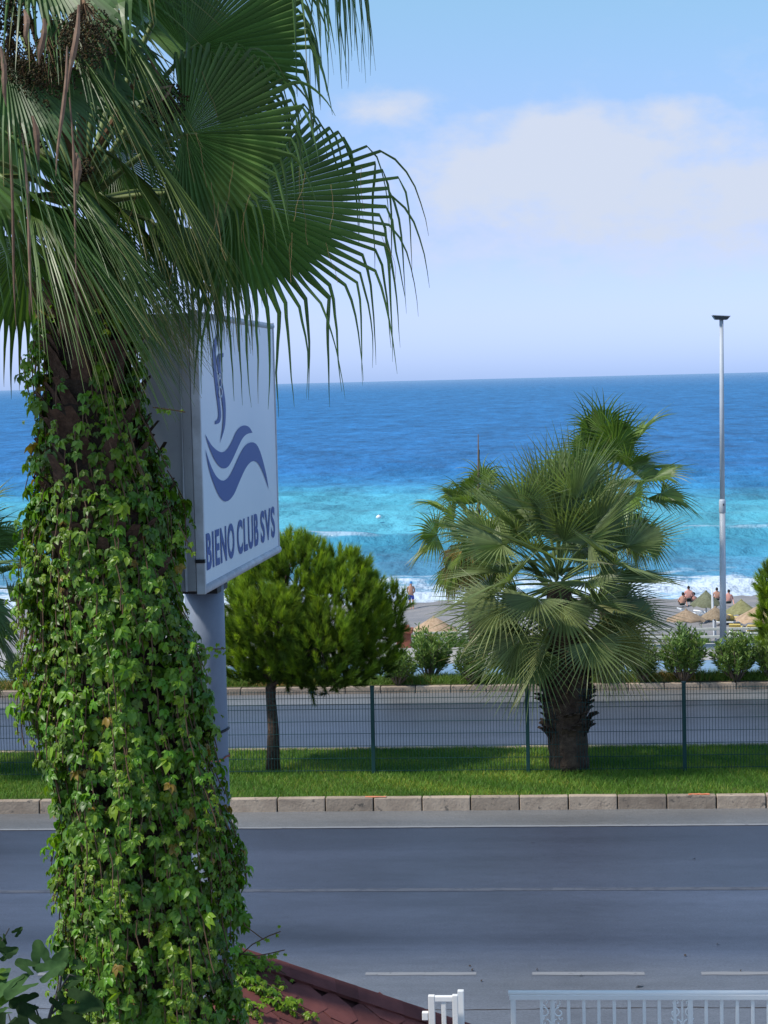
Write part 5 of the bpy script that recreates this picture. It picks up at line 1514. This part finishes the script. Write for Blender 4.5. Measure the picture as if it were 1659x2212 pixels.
# ------------------------------------------------------------------ white metal fence at the lower edge
YW = 15.4
wx0 = at(1100, 2145, 15.2); zt_ = wx0[2]
xw0, yw0 = wx0[0], wx0[1]
zb2 = zt_-1.25
wf = thing('white_metal_fence', (xw0, yw0, zb2), 'white metal bar fence with scroll ornaments at the lower right edge', 'fence')
px_m = 15.2/F
def wbox(name, x, z, sx, sz, sy, m_, parent=wf, dy=0.0):
    b = MB(); b.box((x, yw0+dy, z), (sx, sy, sz)); return b.build(name, m_, parent, bevel=.004)
span = 700*px_m
wbox('top_rail', xw0+span/2, zt_-.030, span, .040, .05, M['whitefence'])
b = MB(); b.tube([(xw0-.008, yw0, zt_-.002), (xw0+span, yw0, zt_-.002)], .022, 10); b.build('handrail', M['whitetop'], wf, smooth=True)
wbox('bottom_rail', xw0+span/2, zb2+.10, span, .04, .04, M['whitefence'])
bar = []
for px in (1108, 1169, 1194, 1227, 1260, 1292, 1325, 1357, 1389, 1421, 1454, 1487, 1521, 1554, 1587, 1620, 1653, 1686, 1719):
    x = xw0+(px-1100)*px_m
    wide = px in (1108, 1487)
    wbox('post' if wide else 'bar', x, (zt_-.05+zb2)/2, .040 if wide else .026, zt_-.05-zb2, .040 if wide else .026, M['whitefence'], dy=0 if wide else .002)
# scrolls between the first bars and by the second post
def scroll(cx, cz, r, turns, sgn, a0):
    pts = []
    for k in range(22):
        t_ = k/21; a = a0+sgn*turns*2*math.pi*t_; rr_ = r*(1-.72*t_)
        pts.append(np.array([cx+rr_*math.cos(a), yw0-.004, cz+rr_*math.sin(a)]))
    return pts
for px in (1190, 1470):
    x = xw0+(px-1100)*px_m
    for sgn in (-1, 1):
        for (dx, dz, r, tn_) in ((.045, -.075, .030, .9), (.060, -.155, .042, 1.0), (.040, -.245, .036, .9), (.075, -.20, .022, .8), (.055, -.33, .04, 1.0)):
            b = MB(); b.tube(scroll(x+sgn*dx, zt_+dz, r, tn_, sgn, math.pi/2 if dz < -.1 else -math.pi/2), .0062, 6); b.build('scroll', M['whitetop'], wf, smooth=True)
    b = MB(); b.tube([(x, yw0-.002, zt_-.05), (x, yw0-.002, zb2+.1)], .009, 6); b.build('centre_rod', M['whitefence'], wf)
# gate end by the roof
gx = at(925, 2150, 15.0); zg = gx[2]
gf = thing('white_gate_end', (gx[0], gx[1], zg-1.3), 'short white metal gate section standing beside the red roof corner', 'gate')
pm_ = 15.0/F
def gbox(name, x0, x1, z0, z1, dy, sy, m_):
    b = MB(); b.box((gx[0]+(x0+x1)/2*pm_, gx[1]+dy, (z0+z1)/2), ((x1-x0)*pm_, sy, z1-z0)); return b.build(name, m_, gf, bevel=.004)
gbox('post', 0, 14, zg-1.3, zg, 0, .05, M['whitefence'])
gbox('post', 52, 64, zg-1.3, zg+.004, 0, .05, M['whitefence'])
gbox('post', 62.5, 76, zg-1.3, zg+.008, .10, .05, M['whitetop'])
gbox('top_rail', 14, 52, zg-.045, zg-.005, 0, .045, M['whitetop'])
gbox('bar', 28, 38, zg-1.2, zg-.045, 0, .03, M['whitefence'])
gbox('hinge', -14, -1, zg-.19, zg-.13, 0, .05, M['whitetop'])
gbox('bottom_rail', 14, 52, zg-1.25, zg-1.2, 0, .045, M['whitefence'])
# the low wall that carries the fence, below the picture
wb = thing('boundary_wall', (xw0, yw0, 0), 'low wall under the white fence', 'wall')
b = MB(); b.box((xw0+4, yw0, (zb2-.01)/2), (12, .22, zb2-.02)); b.build('masonry', M['pavement'], wb)

# ------------------------------------------------------------------ fig sapling at the lower left
def fig_leaf(p, yv, zv, size, tint):
    """lobed leaf with fold"""
    out = []; nL = 40
    for k in range(nL+1):
        a = -2.75+5.5*k/nL
        r_ = .52+.34*max(0, math.cos(2.55*a))**.8+.10*math.cos(a)
        out.append((math.sin(a)*r_*size*.92, (math.cos(a)*r_+.18)*size))
    Bx = basis(yv, zv); V_ = []
    mid = [p + Bx @ np.array([0, .0, 0])]
    b_v = [p + Bx @ np.array([0, .18*size, .0])]
    for x, y in out:
        V_.append(p + Bx @ np.array([x, y, .22*abs(x)-.25*(y/size)**2*size*.5+.012*math.sin(9*x/size)]))
    return b_v+V_, [(0, i+1, i+2) for i in range(nL)]
fb0 = at(70, 2300, 11.6)
figb = fb0.copy(); figb[2] = 0.0
figt = thing('fig_sapling', figb, 'dark lobed-leaf fig sapling at the lower left corner', 'sapling')
st = MB()
main = [figb, figb*.4+fb0*.6, fb0, at(95, 2240, 11.6), at(112, 2180, 11.6), at(128, 2140, 11.65), at(133, 2110, 11.6)]
st.tube(main, [.03, .025, .018, .013, .011, .009, .006], 7)
br = [[at(95, 2240, 11.6), at(85, 2200, 11.5), at(75, 2170, 11.5)], [at(112, 2190, 11.6), at(140, 2165, 11.6)], [at(60, 2290, 11.6), at(30, 2230, 11.7), at(18, 2190, 11.7)], [fb0, at(20, 2260, 11.5), at(0, 2240, 11.5)], [at(-20, 2150, 11.7), at(-5, 2050, 11.7), at(20, 2005, 11.7)], [at(128, 2140, 11.6), at(150, 2105, 11.6), at(165, 2110, 11.6)], [fb0, at(-25, 2240, 11.7), at(-20, 2150, 11.7)]]
st.build('stem', M['figstem'], figt, smooth=True)
for q_ in br:
    b = MB(); b.tube(q_, [.007, .006, .004][:len(q_)], 5); b.build('branch', M['figstem'], figt, smooth=True)
for (px, py, dep, yd, zd, size, dk) in (
        (90, 2075, 11.55, (-.2, .95, .1), (.1, .25, .9), .130, 1.0), (100, 2100, 11.4, (.35, .55, .3), (-.1, .65, .7), .130, 1.15), (125, 2085, 11.7, (.5, .8, 0), (-.3, .1, .9), .12, 1.1), (65, 2090, 11.5, (-.6, .6, .3), (.2, .5, .7), .10, .9),
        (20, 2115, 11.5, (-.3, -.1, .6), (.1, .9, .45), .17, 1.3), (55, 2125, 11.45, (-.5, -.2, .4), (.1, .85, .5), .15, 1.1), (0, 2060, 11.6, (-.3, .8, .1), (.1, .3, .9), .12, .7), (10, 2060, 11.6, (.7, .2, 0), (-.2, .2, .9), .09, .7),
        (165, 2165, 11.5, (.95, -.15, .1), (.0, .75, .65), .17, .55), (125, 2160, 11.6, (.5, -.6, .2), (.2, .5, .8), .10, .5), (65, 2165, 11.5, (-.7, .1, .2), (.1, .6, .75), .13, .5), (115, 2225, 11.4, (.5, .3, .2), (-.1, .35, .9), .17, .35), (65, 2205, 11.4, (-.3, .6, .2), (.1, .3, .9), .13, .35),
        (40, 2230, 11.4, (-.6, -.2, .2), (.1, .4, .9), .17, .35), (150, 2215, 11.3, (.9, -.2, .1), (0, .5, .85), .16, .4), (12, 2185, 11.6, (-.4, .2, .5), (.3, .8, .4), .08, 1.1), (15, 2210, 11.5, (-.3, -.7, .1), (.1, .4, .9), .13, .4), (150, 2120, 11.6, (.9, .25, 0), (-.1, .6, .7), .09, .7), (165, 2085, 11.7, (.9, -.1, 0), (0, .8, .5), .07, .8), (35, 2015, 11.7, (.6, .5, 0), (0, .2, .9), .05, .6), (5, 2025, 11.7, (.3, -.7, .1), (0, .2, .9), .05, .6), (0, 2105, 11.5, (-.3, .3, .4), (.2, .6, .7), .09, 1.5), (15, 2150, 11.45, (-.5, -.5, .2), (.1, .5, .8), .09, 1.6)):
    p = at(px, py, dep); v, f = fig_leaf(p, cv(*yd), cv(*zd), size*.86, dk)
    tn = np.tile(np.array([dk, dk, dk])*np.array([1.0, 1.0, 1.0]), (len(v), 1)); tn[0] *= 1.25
    if dk > 1.4: tn *= np.array([1.3, 1.15, .5])
    b = MB(); b.add(v, f, tn); b.build('leaf', M['fig'], figt, smooth=True)

# litter on the tarmac
LIT = ['dry leaf speck on the near road below the kerb, right of the palm', 'dry leaf speck on the near road close to the edge line', 'dry leaf speck in the middle of the near lane at the right',
       'upper of two dark specks just above the dashed line by the roof', 'lower of two dark specks just above the dashed line by the roof', 'dark speck above the start of the second dash', 'dark speck just below the second dash',
       'largest dark leaf, lying just above the white fence', 'dark speck on the grey tarmac left of the second dash', 'dark speck at the far right beside the last dash', 'dark speck on the near lane above the third dash']
for i, (px, py) in enumerate(((1500, 1856), (1150, 1820), (1550, 2040), (1015, 2088), (1020, 2096), (1160, 2095), (1255, 2108), (1381, 2131), (1040, 2120), (1600, 2098), (1480, 2065))):
    p = on_z(px, py, .004); a = random.uniform(0, 3); s = random.uniform(.015, .03) if px != 1381 else .055
    b = MB(); b.add([p+np.array([math.cos(a)*s, math.sin(a)*s, .012]), p+np.array([-math.sin(a)*s*.5, math.cos(a)*s*.5, .004]), p-np.array([math.cos(a)*s, math.sin(a)*s, -.006]), p+np.array([math.sin(a)*s*.5, -math.cos(a)*s*.5, .02])], [(0, 1, 2), (0, 2, 3)])
    tag(b.build('fallen_leaf', M['deadleaf'], base=p), LIT[i], 'dry leaf', 'litter on the near road')
